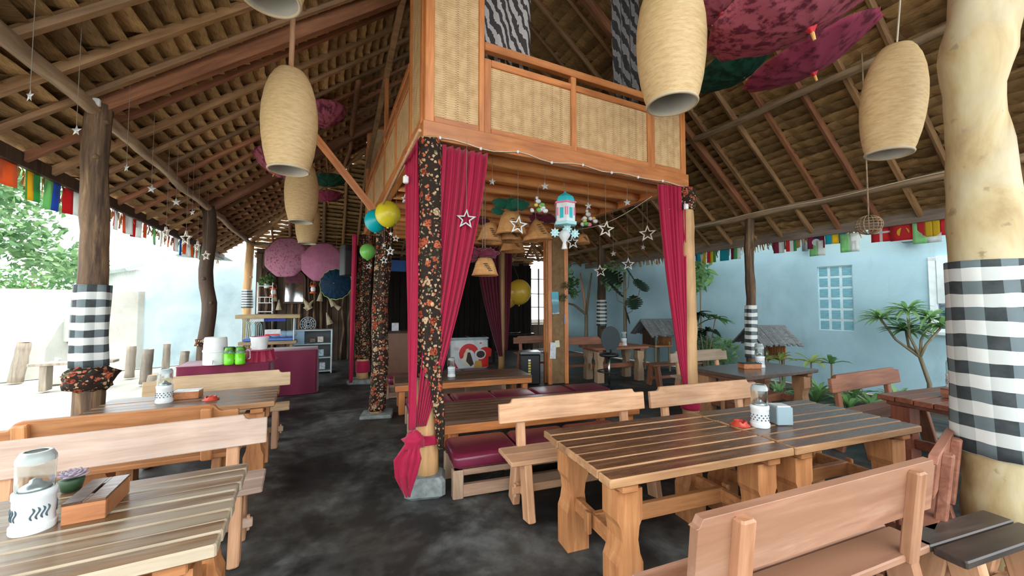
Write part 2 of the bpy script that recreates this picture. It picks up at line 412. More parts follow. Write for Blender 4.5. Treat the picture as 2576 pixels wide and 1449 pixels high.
def slope(name, label, O, along, upd, L_of, smax, pitch_bay, vis):
    """O(origin at plate), along = horizontal unit dir, upd = horizontal inward unit dir; L_of(s)->(a0,a1) extent along at horizontal run s"""
    root = thing(name, label, None, kind='structure')
    along = Vector(along); upd = Vector(upd); O = Vector(O)
    su = (upd * CT + Vector((0, 0, ST))); nrm = along.cross(su)
    if nrm.z < 0: nrm = -nrm
    rnd = random.Random(len(name) * 7)
    # rafters
    a0g, a1g = L_of(0)
    k = 0; a = math.ceil(a0g / pitch_bay) * pitch_bay
    def s_lim(a):
        lo = -.62; s = lo
        while s < smax and L_of(max(s, 0))[0] - .01 <= a <= L_of(max(s, 0))[1] + .01: s += .06
        return s
    while a < a1g:
        s1 = s_lim(a)
        if s1 > .3:
            j = rnd.uniform(-.05, .05)
            p0 = O + along * (a + j) + su * (-.62 / CT) ; p1 = O + along * (a + rnd.uniform(-.05, .05)) + su * (s1 / CT)
            big = (round(a / pitch_bay) % 9 == 0)
            n = 5; pts = [p0.lerp(p1, i / n) + wob(p0.lerp(p1, i / n), .022, .8) for i in range(n + 1)]
            mb = MB(); r0 = rnd.uniform(.028, .046)
            # built in a local frame whose x axis runs up the slope
            Lr = (p1 - p0).length; xs = (p1 - p0).normalized(); ys = nrm.cross(xs).normalized(); zs = xs.cross(ys)
            R = Matrix((xs, ys, zs)).transposed()
            loc = [R.transposed() @ (q - p0) for q in pts]
            if rnd.random() < .55: mb.tube(loc, [r0 * rnd.uniform(.9, 1.15) for _ in loc], 7)
            else: mb.bar(loc[0], loc[-1], .06, .075)
            o = mb.build('rafter', rnd.choice([W_RAFT, W_RAFT, W_RAFTR]), root, True if len(mb.f) > 20 and False else False)
            o.location = p0; o.rotation_euler = R.to_euler()
        a += pitch_bay
    # thatch courses
    recs = []
    step = .142; ns = int((smax + .62) / CT / step)
    for i in range(ns):
        sl = -.62 / CT + (i + .5) * step; s = sl * CT
        e0, e1 = L_of(max(s, 0)); b = math.floor(e0 / pitch_bay) * pitch_bay
        while b < e1:
            c = b + pitch_bay / 2
            if e0 - .1 < c < e1 + .1:
                p = O + along * (c + rnd.uniform(-.03, .03)) + su * (sl + rnd.uniform(-.012, .012)) + nrm * (.06 + rnd.uniform(-.006, .008))
                recs.append((p, rnd.randrange(8), rnd.uniform(-.05, .05)))
            b += pitch_bay
    def score(p):
        q = proj(p)
        if q[2] < .1 or not (-60 < q[0] < 2640 and -60 < q[1] < 1449) or not vis(q[0], q[1]): return 0
        return 1 / q[2]
    order = sorted(range(len(recs)), key=lambda i: -score(recs[i][0])); near = set(i for i in order[:300] if score(recs[i][0]) > 0)
    Rb = Matrix((along, su, along.cross(su))).transposed()
    flip = along.cross(su).z < 0
    sm = MB(); scl = pitch_bay / .45
    for i, (p, k, tw) in enumerate(recs):
        R = Rb @ Matrix.Rotation(tw, 3, 'Z')
        if flip: R = R @ Matrix.Rotation(pi, 3, 'Y')
        if i in near:
            o = link('thatch_leaf', LEAFV[k][0], root); o.location = p; o.rotation_euler = R.to_euler(); o.scale = (scl, 1, 1)
        else:
            D_ = Matrix.Diagonal((scl, 1, 1)); sm.add([R @ (D_ @ Vector(v)) + p for v in LEAFV[k][1]], LEAFV[k][2])
    o = sm.build('thatch_courses', THATCH, root); o['kind'] = 'stuff'
    # outer layer that keeps daylight out
    mb = MB(); q = []
    for s in (-.66, smax):
        e0, e1 = L_of(max(s, 0)); q.append((O + along * e0 + su * (s / CT) + nrm * .13, O + along * e1 + su * (s / CT) + nrm * .13))
    A, B, C_, D2 = q[0][0], q[0][1], q[1][1], q[1][0]
    h = nrm * .10
    mb.add([A, B, C_, D2, A + h, B + h, C_ + h, D2 + h], [(3, 2, 1, 0), (4, 5, 6, 7), (0, 1, 5, 4), (1, 2, 6, 5), (2, 3, 7, 6), (3, 0, 4, 7)])
    mb.build('thatch_backing', THATCH, root)
    return root, su, nrm
HALF = (XR - XL) / 2
def Lleft(s): return (YF, YB - s)
ceil_l, suL, nL = slope('ceiling_left', 'palm thatch roof slope on bare rafters above the sand-side tables', (XL, 0, ZP), (0, 1, 0), (1, 0, 0), Lleft, HALF, .46, lambda x, y: x < 1015)
ceil_r, suR, nR = slope('ceiling_right', 'palm thatch roof slope on bare rafters beside the blue wall', (XR, 0, ZP), (0, 1, 0), (-1, 0, 0), Lleft, HALF, .50, lambda x, y: x > 1440 and (x > 1730 or y > 500))
def Lback(s): return (XL + s, XR - s)
ceil_b, suB, nB = slope('ceiling_back', 'far hip slope of the palm thatch roof', (0, YB, ZP), (1, 0, 0), (0, -1, 0), Lback, HALF, .46, lambda x, y: 620 < x < 960 and y > 330)
def log(p0, p1, r0, r1, amp, n=14, sides=12, seed=0, sc=.9, knots=0):
    p0 = Vector(p0); p1 = Vector(p1); rnd = random.Random(seed); mb = MB(); pts = []; rad = []
    m = max(6, int((p1 - p0).length / .16))
    for i in range(m + 1):
        t = i / m; p = p0.lerp(p1, t); pts.append(p + wob(p + Vector((seed, 0, 0)), amp, sc))
        rad.append((r0 + (r1 - r0) * t) * (1 + .10 * mnoise.noise(Vector((seed * 3.1, t * 9, 0)))))
    mb.tube(pts, rad, sides); 
    for i in range(0, len(mb.v)):
        v = Vector(mb.v[i]); d = mnoise.noise(v * 7 + Vector((seed, 0, 0))) * r0 * .10; k = min(m, i // sides)
        c = pts[k]; dv = (v - c)
        if dv.length > 1e-6: mb.v[i] = tuple(v + dv.normalized() * d)
    return mb, pts, rad
# plates, purlins, hips, principal rafters and eave boards belong to the roof
def roofpart(root, name, p0, p1, r, amp, mat, seed, sides=9):
    mb, _, _ = log(p0, p1, r, r * .9, amp, seed=seed, sides=sides); return mb.build(name, mat, root, True)
roofpart(ceil_l, 'plate_log', (XL, YF, ZP - .07), (XL, YB, ZP - .1), .062, .06, W_LOGH, 3)
roofpart(ceil_r, 'plate_log', (XR, YF, ZP - .07), (XR, YB, ZP - .1), .062, .05, W_LOGH, 5)
roofpart(ceil_b, 'plate_log', (XL, YB, ZP - .09), (XR, YB, ZP - .09), .05, .04, W_LOGH, 6)
def PLs(x): return ZP + TP * (x - XL)
def PRs(x): return ZP + TP * (XR - x)
roofpart(ceil_r, 'purlin', (5.9, YF, PRs(5.9) - .08), (5.9, 11.3, PRs(5.9) - .08), .055, .05, W_LOGH, 8)
roofpart(ceil_l, 'purlin', (.45, 6.5, PLs(.45) - .08), (.45, 10.6, PLs(.45) - .08), .05, .05, W_RAFTR, 9)
for k, yy in enumerate((.85, 4.72, 8.68)):
    mb = MB(); p0 = Vector((XL, yy, ZP - .02)); p1 = Vector((XC if yy < 8 else YB - yy + XL, yy, PLs(XC if yy < 8 else YB - yy + XL) - .12)); L_ = (p1 - p0).length
    mb.bar((0, 0, 0), (L_, 0, 0), .10, .19); o = mb.build('principal_rafter', W_RAFTR, ceil_l); o.location = p0; o.rotation_euler = (0, -atan2(p1.z - p0.z, p1.x - p0.x), 0)
    mb = MB(); p0 = Vector((XR, yy, ZP - .02)); p1 = Vector((XC if yy < 8 else XR - (YB - yy), yy, PRs(XC if yy < 8 else XR - (YB - yy)) - .12)); L_ = (p1 - p0).length
    mb.bar((0, 0, 0), (L_, 0, 0), .09, .15); o = mb.build('principal_rafter', W_RAFTR, ceil_r); o.location = p0; o.rotation_euler = (0, -atan2(p1.z - p0.z, p1.x - p0.x), 0)
roofpart(ceil_b, 'hip_rafter', (XL, YB, ZP - .04), (XC, YB - HALF, PLs(XC) - .1), .06, .04, W_RAFT, 11)
roofpart(ceil_b, 'hip_rafter', (XR, YB, ZP - .04), (XC, YB - HALF, PLs(XC) - .1), .06, .04, W_RAFT, 12)
EO = .62
mb = MB(); mb.bar((XR + EO, YF, ZP - TP * EO - .02), (XR + EO, YB, ZP - TP * EO - .02), .05, .16); mb.build('eave_board', wood('eave_board_wood', (.10, .075, .06), (.17, .13, .10), (.22, .17, .14), axis=1, scale=6, rough=.7), ceil_r)
mb = MB(); mb.bar((XL - EO, YF, ZP - TP * EO - .02), (XL - EO, YB, ZP - TP * EO - .02), .05, .13); mb.build('eave_board', W_DARK, ceil_l)
# shaggy fringe hanging under the right eave
def fringe(X0, root, side, seed):
    rnd = random.Random(seed); mb = MB(); y = 1.0
    while y < YB:
        z0 = ZP - TP * EO - .06; l = rnd.uniform(.06, .2); wd = rnd.uniform(.02, .05); dx = rnd.uniform(-.02, .05) * side
        mb.add([(X0 + dx, y, z0), (X0 + dx, y + wd, z0), (X0 + dx * 1.5 + .01, y + wd * .6 + rnd.uniform(-.03, .03), z0 - l), (X0 + dx * 2 + .012, y + wd * .4 + rnd.uniform(-.03, .03), z0 - l)], [(0, 1, 2, 3)]); y += wd * rnd.uniform(.5, 1.0)
    o = mb.build('thatch_fringe', THATCH, root); o['kind'] = 'stuff'
fringe(XR + EO + .07, ceil_r, 1, 4); fringe(XL - EO - .07, ceil_l, -1, 5)
# ---------------------------------------------------------------- posts
def sleeve(parent, pts, rad, z0, z1, mat, name='cloth_wrap', extra=.012, n=20, fold=.006, seed=1, rip=5):
    """cloth wound round a post between heights z0 and z1"""
    def axis(z):
        for i in range(len(pts) - 1):
            if pts[i].z <= z <= pts[i + 1].z:
                t = (z - pts[i].z) / max(1e-6, pts[i + 1].z - pts[i].z); return pts[i].lerp(pts[i + 1], t), rad[i] * (1 - t) + rad[i + 1] * t
        return (pts[0], rad[0]) if z < pts[0].z else (pts[-1], rad[-1])
    def fn(u, v):
        z = z0 + (z1 - z0) * v; c, r = axis(z); a = 2 * pi * u + .6
        rr_ = r * 1.09 + extra + fold * sin(rip * a + v * 3 + seed) + fold * mnoise.noise(Vector((cos(a) * 2, sin(a) * 2, z * 3 + seed)))
        return Vector((c.x + cos(a) * rr_, c.y + sin(a) * rr_, z))
    mb = MB(); mb.grid(fn, n * 2, max(10, int((z1 - z0) / .05)), wrap=True)
    o = mb.build(name, mat, parent, True)
    so = o.modifiers.new('thick', 'SOLIDIFY'); so.thickness = .004
    return o
def post(label, base, top, r0, r1, mat, amp=.03, seed=1, knots=0, name='roof_post', sc=.8, path=None):
    t = thing(name, label, 'post', (0, 0, 0))
    if path is None: mb, pts, rad = log(base, top, r0, r1, amp, seed=seed, sides=16, sc=sc)
    else:
        pts = [Vector(p[:3]) for p in path]; rad = [p[3] for p in path]
        # resample
        P2 = []; R2 = []
        for i in range(len(pts) - 1):
            m = max(2, int((pts[i + 1] - pts[i]).length / .08))
            for k in range(m): P2.append(pts[i].lerp(pts[i + 1], k / m)); R2.append(rad[i] + (rad[i + 1] - rad[i]) * k / m)
        P2.append(pts[-1]); R2.append(rad[-1])
        for _ in range(2):
            P2 = [P2[0]] + [(P2[i - 1] + P2[i] * 2 + P2[i + 1]) / 4 for i in range(1, len(P2) - 1)] + [P2[-1]]
        pts, rad = P2, R2; mb = MB(); mb.tube(pts, rad, 22)
        for i in range(len(mb.v)):
            v = Vector(mb.v[i]); c = pts[min(len(pts) - 1, i // 22)]; dv = v - c
            if dv.length > 1e-6: mb.v[i] = tuple(v + dv.normalized() * (mnoise.noise(v * 5) * rad[0] * .09))
    rnd = random.Random(seed)
    for k in range(knots):
        i = rnd.randrange(len(pts) // 4, len(pts)); a = rnd.uniform(pi, 2 * pi); c = pts[i] + Vector((cos(a), sin(a), 0)) * rad[i] * .92
        mb.sphere(c, rad[i] * .3, 8, 6)
    mb.build('trunk', mat, t, True)
    return t, pts, rad
tA, pA, rA = post('bark-brown roof post wrapped in black and white checked cloth beside the sand yard', (XL, 4.72, 0), (XL + .02, 4.74, 3.42), .108, .088, W_LOG, .05, 21, 4)
sleeve(tA, pA, rA, 1.08, 1.80, CHECK, seed=2)
def knot_cloth(parent, c, r, mat, seed, name='cloth_knot', sc=(1, 1, .75)):
    mb = MB(); mb.sphere((0, 0, 0), r, 22, 14, sc)
    for i in range(len(mb.v)):
        v = Vector(mb.v[i]); mb.v[i] = tuple(v * (1 + .30 * mnoise.noise(v * (3.2 / r) + Vector((seed, 0, 0))) + .10 * sin(v.z / r * 9)) + Vector(c))
    return mb.build(name, mat, parent, True)
knot_cloth(tA, pA[6] + Vector((.01, -.02, .0)), .17, FLORAL, 3)
tB, pB, rB = post('dark knotted roof post rising behind the white water dispenser', (XL, 8.66, 0), (XL, 8.66, 3.40), .12, .10, W_DARK, .09, 33, 5, sc=1.3)
sleeve(tB, pB, rB, .9, 1.02, FLORAL, seed=5, fold=.02)
tC, pC, rC = post('pale roof post with banded cloth at the corner by the glass food case', (XL, 12.85, 0), (XL, 12.85, 3.38), .115, .10, W_TANLOG, .05, 35, 2)
sleeve(tC, pC, rC, 1.55, 2.05, STRIPE, seed=6)
tD, pD, rD = post('slim brown roof post with long black and white banded cloth by the blue wall', (7.38, 4.72, 0), (7.44, 4.74, 3.40), .09, .08, W_LOG, .05, 41, 3)
sleeve(tD, pD, rD, .62, 1.62, STRIPE, seed=7)
tD2, pD2, rD2 = post('dark brown roof post with narrow banded cloth behind the black office chair', (7.42, 9.2, 0), (7.44, 9.2, 3.40), .13, .12, W_DARK, .02, 43, 1)
sleeve(tD2, pD2, rD2, 1.02, 1.78, STRIPE, seed=8)
ex = [(2538, 1446, 172), (2530, 1300, 170), (2520, 1150, 172), (2498, 900, 165), (2475, 655, 150), (2474, 560, 152), (2472, 480, 150), (2466, 400, 142), (2450, 300, 128), (2446, 230, 132), (2448, 140, 158), (2470, 60, 156), (2482, 0, 150)]
DE = 2.35; path = []
for px, py, wd in ex:
    p = PD(px, py, DE); path.append((p.x, p.y, p.z, wd / F * DE / 2 * .84))
path[0] = (path[0][0], path[0][1], 0.0, path[0][3]); p = path[-1]
path += [(p[0] + .06, p[1], p[2] + .9, .145), (p[0] + .08, p[1], PLs(p[0] + .05) - .1 if p[0] < XC else PRs(p[0]) - .1, .135)]
tE, pE, rE = post('thick peeled crooked tree-trunk post with wide checked cloth wrap', None, None, 0, 0, W_PALELOG, seed=51, knots=5, path=path)
zc0 = PD(2510, 1140, DE).z; zc1 = PD(2475, 658, DE).z
sleeve(tE, pE, rE, zc0, zc1, CHECKN, extra=.006, n=30, fold=.008, seed=9, rip=3)
# ---------------------------------------------------------------- raised loft
LX0, LX1, LY0, LY1 = .80, 4.14, 3.46, 8.95
RATTANX = weave('rattan_panel_x', (.52, .32, .145), (.70, .47, .24), 8.6, 44, axis='xz', gap=(.16, .075, .03))
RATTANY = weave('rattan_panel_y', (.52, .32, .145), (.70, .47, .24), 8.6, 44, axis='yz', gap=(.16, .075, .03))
loft = thing('loft', 'raised timber loft with woven rattan railing panels in the middle of the pavilion', 'loft')
def part(name, mat, parent, fn, smooth=False):
    mb = MB(); fn(mb); return mb.build(name, mat, parent, smooth)
def obox(name, mat, parent, c, size, bev=.006):
    mb = MB(); mb.bbox((0, 0, 0), size, bev); o = mb.build(name, mat, parent); o.location = c; return o
ZB0, ZB1 = 3.12, 3.29
W_JOIST = wood('bright_joist_wood', (.54, .20, .065), (.74, .33, .115), (.82, .42, .17), axis=0, scale=6, rough=.35)
obox('edge_beam', W_ORANGE, loft, ((LX0 + LX1) / 2, LY0, (ZB0 + ZB1) / 2), (LX1 - LX0 + .06, .10, ZB1 - ZB0))
obox('edge_beam', W_ORANGE, loft, ((LX0 + LX1) / 2, LY1, (ZB0 + ZB1) / 2), (LX1 - LX0 + .06, .10, ZB1 - ZB0))
for x in (LX0, LX1): obox('edge_beam', W_ORANGEY, loft, (x, (LY0 + LY1) / 2, (ZB0 + ZB1) / 2), (.09, LY1 - LY0 - .11, ZB1 - ZB0))
y = LY0 + .32; k = 0
while y < LY1 - .1:
    mb, _, _ = log((LX0 + .05, 0, 0), (LX1 - .05, 0, 0), .062, .058, .02, seed=60 + k, sides=12); o = mb.build('floor_joist', W_JOIST, loft, True); o.location = (0, y, ZB0 + .06); y += .46; k += 1
y = LY0 + .06
while y < LY1 - .05:
    obox('floor_board', W_JOIST, loft, ((LX0 + LX1) / 2, y + .09, ZB1 - .045), (LX1 - LX0 - .1, .172, .03), .004); y += .18
ZR0, ZR1, ZT0, ZT1, ZTOP = 3.29, 4.04, 4.12, 4.20, 5.55
# front face (along x)
def front_panel(x0, x1, z0, z1, y):
    obox('rattan_panel', RATTANX, loft, ((x0 + x1) / 2, y, (z0 + z1) / 2), (x1 - x0, .022, z1 - z0), .003)
def front_bar(name, x0, x1, z0, z1, y, th=.06):
    ax = W_ORANGE if (x1 - x0) > (z1 - z0) else W_ORANGEZ
    obox(name, ax, loft, ((x0 + x1) / 2, y, (z0 + z1) / 2), (x1 - x0, th, z1 - z0))
def side_panel(y0, y1, z0, z1, x): obox('rattan_panel', RATTANY, loft, (x, (y0 + y1) / 2, (z0 + z1) / 2), (.022, y1 - y0, z1 - z0), .003)
def side_bar(name, y0, y1, z0, z1, x, th=.06):
    ax = W_ORANGEY if (y1 - y0) > (z1 - z0) else W_ORANGEZ
    obox(name, ax, loft, (x, (y0 + y1) / 2, (z0 + z1) / 2), (th, y1 - y0, z1 - z0))
for yy in (LY0, LY1):
    a, b, c, d = LX0, LX0 + .57, 3.56, LX1; m_ = 2.42
    front_bar('stile', a - .01, a + .075, ZR0, ZTOP, yy); front_bar('stile', b - .055, b, ZR0, ZTOP, yy)
    front_panel(a + .075, b - .055, ZR0 + .06, ZTOP, yy); front_bar('bottom_rail', a + .075, b - .055, ZR0, ZR0 + .06, yy)
    front_bar('stile', c, c + .055, ZR0, ZTOP, yy); front_bar('stile', d - .07, d + .01, ZR0, ZTOP, yy)
    front_panel(c + .055, d - .07, ZR0 + .06, ZTOP, yy); front_bar('bottom_rail', c + .055, d - .07, ZR0, ZR0 + .06, yy)
    front_bar('stile', b, b + .07, ZR0, ZR1, yy); front_bar('stile', c - .06, c, ZR0, ZR1, yy); front_bar('stile', m_ - .035, m_ + .035, ZR0, ZT0, yy)
    for p, q in ((b + .07, m_ - .035), (m_ + .035, c - .06)):
        front_panel(p, q, ZR0 + .06, ZR1 - .07, yy); front_bar('bottom_rail', p, q, ZR0, ZR0 + .06, yy); front_bar('middle_rail', p, q, ZR1 - .07, ZR1, yy)
    front_bar('top_rail', b, c, ZT0, ZT1, yy, .075)
for xx in (LX0, LX1):
    ys = [LY0 + .05, LY0 + .62, 4.95, 6.05, 7.5, LY1 - .05]
    side_panel(LY0 + .10, LY0 + .56, ZR0 + .06, ZTOP, xx); side_bar('stile', LY0 + .04, LY0 + .10, ZR0, ZTOP, xx); side_bar('stile', LY0 + .56, LY0 + .63, ZR0, ZTOP, xx); side_bar('bottom_rail', LY0 + .10, LY0 + .56, ZR0, ZR0 + .06, xx)
    ya = LY0 + .63
    for yb in (5.0, 6.02, 7.4, LY1 - .06):
        side_panel(ya, yb - .06, ZR0 + .06, ZR1 - .07, xx); side_bar('bottom_rail', ya, yb - .06, ZR0, ZR0 + .06, xx); side_bar('middle_rail', ya, yb - .06, ZR1 - .07, ZR1, xx)
        side_bar('stile', yb - .06, yb, ZR0, ZTOP - .5 if yb in (6.02, LY1 - .06) else ZT0, xx); ya = yb
    side_bar('top_rail', LY0 + .63, LY1, ZT0, ZT1, xx, .07)
    o = part('slanted_pole', W_RAFT, loft, lambda mb, xx=xx: mb.bar((xx, LY0 + 1.1, 5.40), (xx, 8.9, 4.62), .07, .10))
front_bar('upper_beam', LX0, LX1, ZTOP, ZTOP + .1, LY0, .09); front_bar('upper_beam', LX0, LX1, ZTOP, ZTOP + .1, LY1, .09)
# rattan clad box column under the loft
colm = thing('panel_column', 'square timber column with rattan infill holding a poster and papers', 'column', (4.40, 6.95, 0), radians(-8))
for sx in (-1, 1):
    for sy in (-1, 1): obox('stile', W_ORANGEZ, colm, (sx * .185, sy * .10, 1.56), (.085, .07, 3.12))
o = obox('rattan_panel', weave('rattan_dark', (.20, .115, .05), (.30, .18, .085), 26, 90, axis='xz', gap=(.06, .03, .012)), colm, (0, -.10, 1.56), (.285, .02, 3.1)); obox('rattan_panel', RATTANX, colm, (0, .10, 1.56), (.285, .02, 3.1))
for sx in (-1, 1): obox('rattan_panel', RATTANY, colm, (sx * .185, 0, 1.56), (.02, .13, 3.1))
def poster_mat():
    m = N('blue_poster_print'); tc = m.n('ShaderNodeTexCoord'); sp = m.n('ShaderNodeSeparateXYZ'); m.l(tc.outputs['Generated'], sp.inputs[0])
    n = m.noise(tc.outputs['Generated'], 6, 4); v = m.math('ADD', sp.outputs[2], m.math('MULTIPLY_ADD', n, .3, -.15))
    m.color(m.ramp(v, [(0, (.55, .55, .5)), (.08, (.05, .16, .20)), (.4, (.03, .13, .17)), (.55, (.05, .32, .40)), (.62, (.3, .5, .52)), (.68, (.02, .30, .42)), (1, (.02, .38, .52))])); return m.done(.35)
o = obox('poster', poster_mat(), None, (0, 0, 0), (.16, .012, .46), .002); tag(o, 'tall blue and teal poster on the rattan column', 'poster')
pc = PY(1397, 762, 6.82); o.location = pc; o.rotation_euler = (0, radians(-3), radians(-8))
PAPER = plain('white_paper', (.62, .64, .66), .7, var=.2, scale=18)
o = obox('price_sheet', PAPER, None, PY(1391, 882, 6.81), (.13, .006, .33), .001); o.rotation_euler = (0, radians(3), radians(-8)); tag(o, 'white written paper hanging under the blue poster', 'paper')
o = obox('cream_note', plain('cream_note', (.70, .66, .45), .7), None, PY(1402, 865, 6.805), (.10, .005, .14), .001); o.rotation_euler = (0, radians(-5), radians(-8)); tag(o, 'small cream note pinned beside the white paper', 'paper')
o = obox('blue_sticker', plain('blue_sticker', (.10, .20, .42), .5), None, PY(1423, 803, 6.80), (.075, .006, .19), .001); o.rotation_euler[2] = radians(-8); tag(o, 'small blue card on the edge of the rattan column', 'sign')
# ---------------------------------------------------------------- loft posts
STONE = plain('grey_stone', (.20, .23, .22), .8, var=.35, scale=14)
def stone_foot(parent, x, y, s, h, seed):
    mb = MB(); mb.bbox((0, 0, h / 2), (s, s * .85, h), .03)
    for i in range(len(mb.v)): v = Vector(mb.v[i]); mb.v[i] = tuple(v + wob(v * 6 + Vector((seed, 0, 0)), .012, 1.0))
    o = mb.build('stone_foot', STONE, parent); o.location = (x, y, 0); o.rotation_euler[2] = radians(-14); return o
t1, p1_, r1_ = post('near loft post wrapped in dark floral batik with crimson curtains tied at its foot', (.84, 3.42, .12), (.83, 3.42, 3.12), .098, .088, W_TANLOG, .02, 71, 1, name='loft_post')
stone_foot(t1, .82, 3.40, .34, .17, 1)
sleeve(t1, p1_, r1_, 1.0, 3.10, FLORAL, extra=.012, fold=.01, seed=11)
def strip(parent, name, pts, wid, mat, dirv=(1, 0, 0), amp=.01, seg=8):
    d = Vector(dirv); mb = MB(); P = [Vector(p) for p in pts]
    def fn(u, v):
        t = v * (len(P) - 1); i = min(int(t), len(P) - 2); c = P[i].lerp(P[i + 1], t - i); w_ = wid[i] + (wid[i + 1] - wid[i]) * (t - i)
        return c + d * ((u - .5) * w_) + Vector((0, -1, 0)) * (amp * sin(u * 14 + v * 4))
    mb.grid(fn, seg, 6 * len(P)); o = mb.build(name, mat, parent, True); s_ = o.modifiers.new('thick', 'SOLIDIFY'); s_.thickness = .005; return o
strip(t1, 'cloth_end', [(.86, 3.31, 1.10), (.89, 3.30, .85), (.91, 3.29, .62), (.92, 3.28, .40)], [.13, .10, .09, .05], FLORAL)
t2, p2_, r2_ = post('second loft post along the aisle wrapped in floral batik', (.72, 6.08, .03), (.80, 6.05, 3.12), .088, .08, W_TANLOG, .05, 73, 0, name='loft_post')
stone_foot(t2, .74, 6.05, .44, .05, 2); sleeve(t2, p2_, r2_, .08, 3.10, FLORAL, extra=.014, fold=.016, seed=13)
t3, p3_, r3_ = post('furthest aisle-side loft post with dark batik wrap and red band at its foot', (.72, 8.75, .03), (.80, 8.75, 3.12), .12, .11, W_TANLOG, .07, 75, 0, name='loft_post')
stone_foot(t3, .74, 8.7, .5, .10, 3); sleeve(t3, p3_, r3_, .5, 3.10, FLORAL, extra=.014, fold=.016, seed=15); sleeve(t3, p3_, r3_, .22, .46, CRIMSON, extra=.01, fold=.004, seed=2, name='red_band')
t4, p4_, r4_ = post('smooth tan loft post with crimson band at its foot beside the hanging curtain', (4.16, 3.44, .0), (4.10, 3.42, 3.12), .098, .085, W_TANLOG, .03, 77, 0, name='loft_post')
sleeve(t4, p4_, r4_, .33, .60, CRIMSON, extra=.006, fold=.003, seed=3, name='crimson_band')
strip(t4, 'batik_strip', [(4.23, 3.52, 3.1), (4.27, 3.52, 2.2), (4.30, 3.53, 1.3), (4.26, 3.52, .8)], [.10, .09, .08, .08], FLORAL, dirv=(.9, -.43, 0))
sleeve(t4, p4_, r4_, 2.82, 3.10, FLORAL, extra=.01, fold=.008, seed=4, name='batik_collar')
t5, p5_, r5_ = post('slim bare bamboo pole standing in the shade behind the low tables', (4.06, 8.95, 0), (4.06, 8.95, 3.12), .085, .075, wood('shade_pole_wood', (.25, .13, .05), (.36, .20, .085), (.42, .25, .12), axis=2, scale=4), .02, 79, 0, name='loft_post')
# ---------------------------------------------------------------- curtains
def curtain(label, top_a, top_b, mid, gather, nf, amp, mat=CRIMSON, wid_g=.07, seed=1, bow=.25, tail=None, parent=None, name='curtain', group=None):
    A = Vector(top_a); B = Vector(top_b); G = Vector(gather); rnd = random.Random(seed)
    d = (B - A); nrm_ = Vector((d.y, -d.x, 0)).normalized()
    gd = d.normalized()
    def fn(u, v):
        p = A.lerp(B, u); g = G + gd * ((u - .5) * wid_g)
        q = p.lerp(g, v); e = v ** 1.35
        q.x = p.x + (g.x - p.x) * e; q.y = p.y + (g.y - p.y) * e
        pull = bow * sin(pi * v) * .2; q += Vector((0, 0, -pull * (1 - abs(u - .5))))
        a = amp * (1 - .35 * v) ; ph = u * nf * 2 * pi + seed
        q += nrm_ * (a * sin(ph + .6 * sin(v * 3 + u * 2)) + a * .35 * sin(2.3 * ph + v * 2))
        return q
    mb = MB(); mb.grid(fn, nf * 14, 42); o = mb.build(name, mat, parent, True); s_ = o.modifiers.new('thick', 'SOLIDIFY'); s_.thickness = .003
    return o
ct = thing('tied_curtain', 'crimson curtain pair tied in a knot round the near batik post', 'curtain')
gz = PY(1052, 1082, 3.32)
curtain('', PY(1097, 362, 3.40), PY(1224, 388, 3.40), None, gz + Vector((.02, 0, .03)), 7, .026, parent=ct, name='curtain_panel', wid_g=.10)
q0 = PX(1045, 372, .74); q1 = PX(1019, 405, .74)
curtain('', Vector((.75, 3.42, 3.11)), Vector((.72, 3.78, 3.11)), None, gz + Vector((-.06, -.02, .02)), 4, .03, parent=ct, name='curtain_panel', wid_g=.05, seed=4)
def band_knot(parent, c, mat):
    c = Vector(c)
    knot_cloth(parent, c + Vector((-.03, -.05, 0)), .085, mat, 5, 'curtain_knot', (1, .8, .9))
    strip(parent, 'curtain_tail', [c + Vector((-.05, -.07, .0)), c + Vector((-.09, -.09, -.12)), c + Vector((-.10, -.09, -.26)), c + Vector((-.08, -.08, -.42))], [.08, .22, .17, .05], mat, (.95, -.3, 0), .018, 16)
    strip(parent, 'curtain_tail', [c + Vector((-.03, -.08, .0)), c + Vector((-.05, -.12, -.12)), c + Vector((-.06, -.11, -.24)), c + Vector((-.06, -.1, -.34))], [.06, .12, .10, .04], mat, (.95, -.3, 0), .014, 12)
band_knot(ct, gz + Vector((-.02, -.02, -.06)), CRIMSON)
sleeve(ct, p1_, r1_, gz.z - .14, gz.z - .06, CRIMSON, extra=.02, fold=.006, seed=6, name='tie_band')
mb_ = curtain('', PY(1651, 463, 3.40), PY(1719, 470, 3.40), None, PY(1724, 968, 3.36), 6, .022, name='hanging_curtain', wid_g=.07, bow=.1); tag(mb_, 'crimson curtain swept against the smooth tan post', 'curtain')
c_ = curtain('', (.56, 8.5, 3.08), (.56, 8.84, 3.08), None, (.52, 8.58, .06), 4, .04, name='hanging_curtain', wid_g=.16, seed=3); tag(c_, 'narrow red curtain hanging beside the furthest aisle post', 'curtain')
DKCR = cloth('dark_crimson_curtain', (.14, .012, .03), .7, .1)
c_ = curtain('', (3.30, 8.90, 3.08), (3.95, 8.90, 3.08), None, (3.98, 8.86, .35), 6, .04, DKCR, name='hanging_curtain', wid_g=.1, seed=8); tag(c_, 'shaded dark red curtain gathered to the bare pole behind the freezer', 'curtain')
c_ = curtain('', (4.14, 8.90, 3.08), (4.32, 8.92, 3.08), None, (4.14, 8.86, .5), 4, .03, DKCR, name='hanging_curtain', wid_g=.06, seed=9); tag(c_, 'short shaded crimson curtain on the far side of the bare pole', 'curtain')
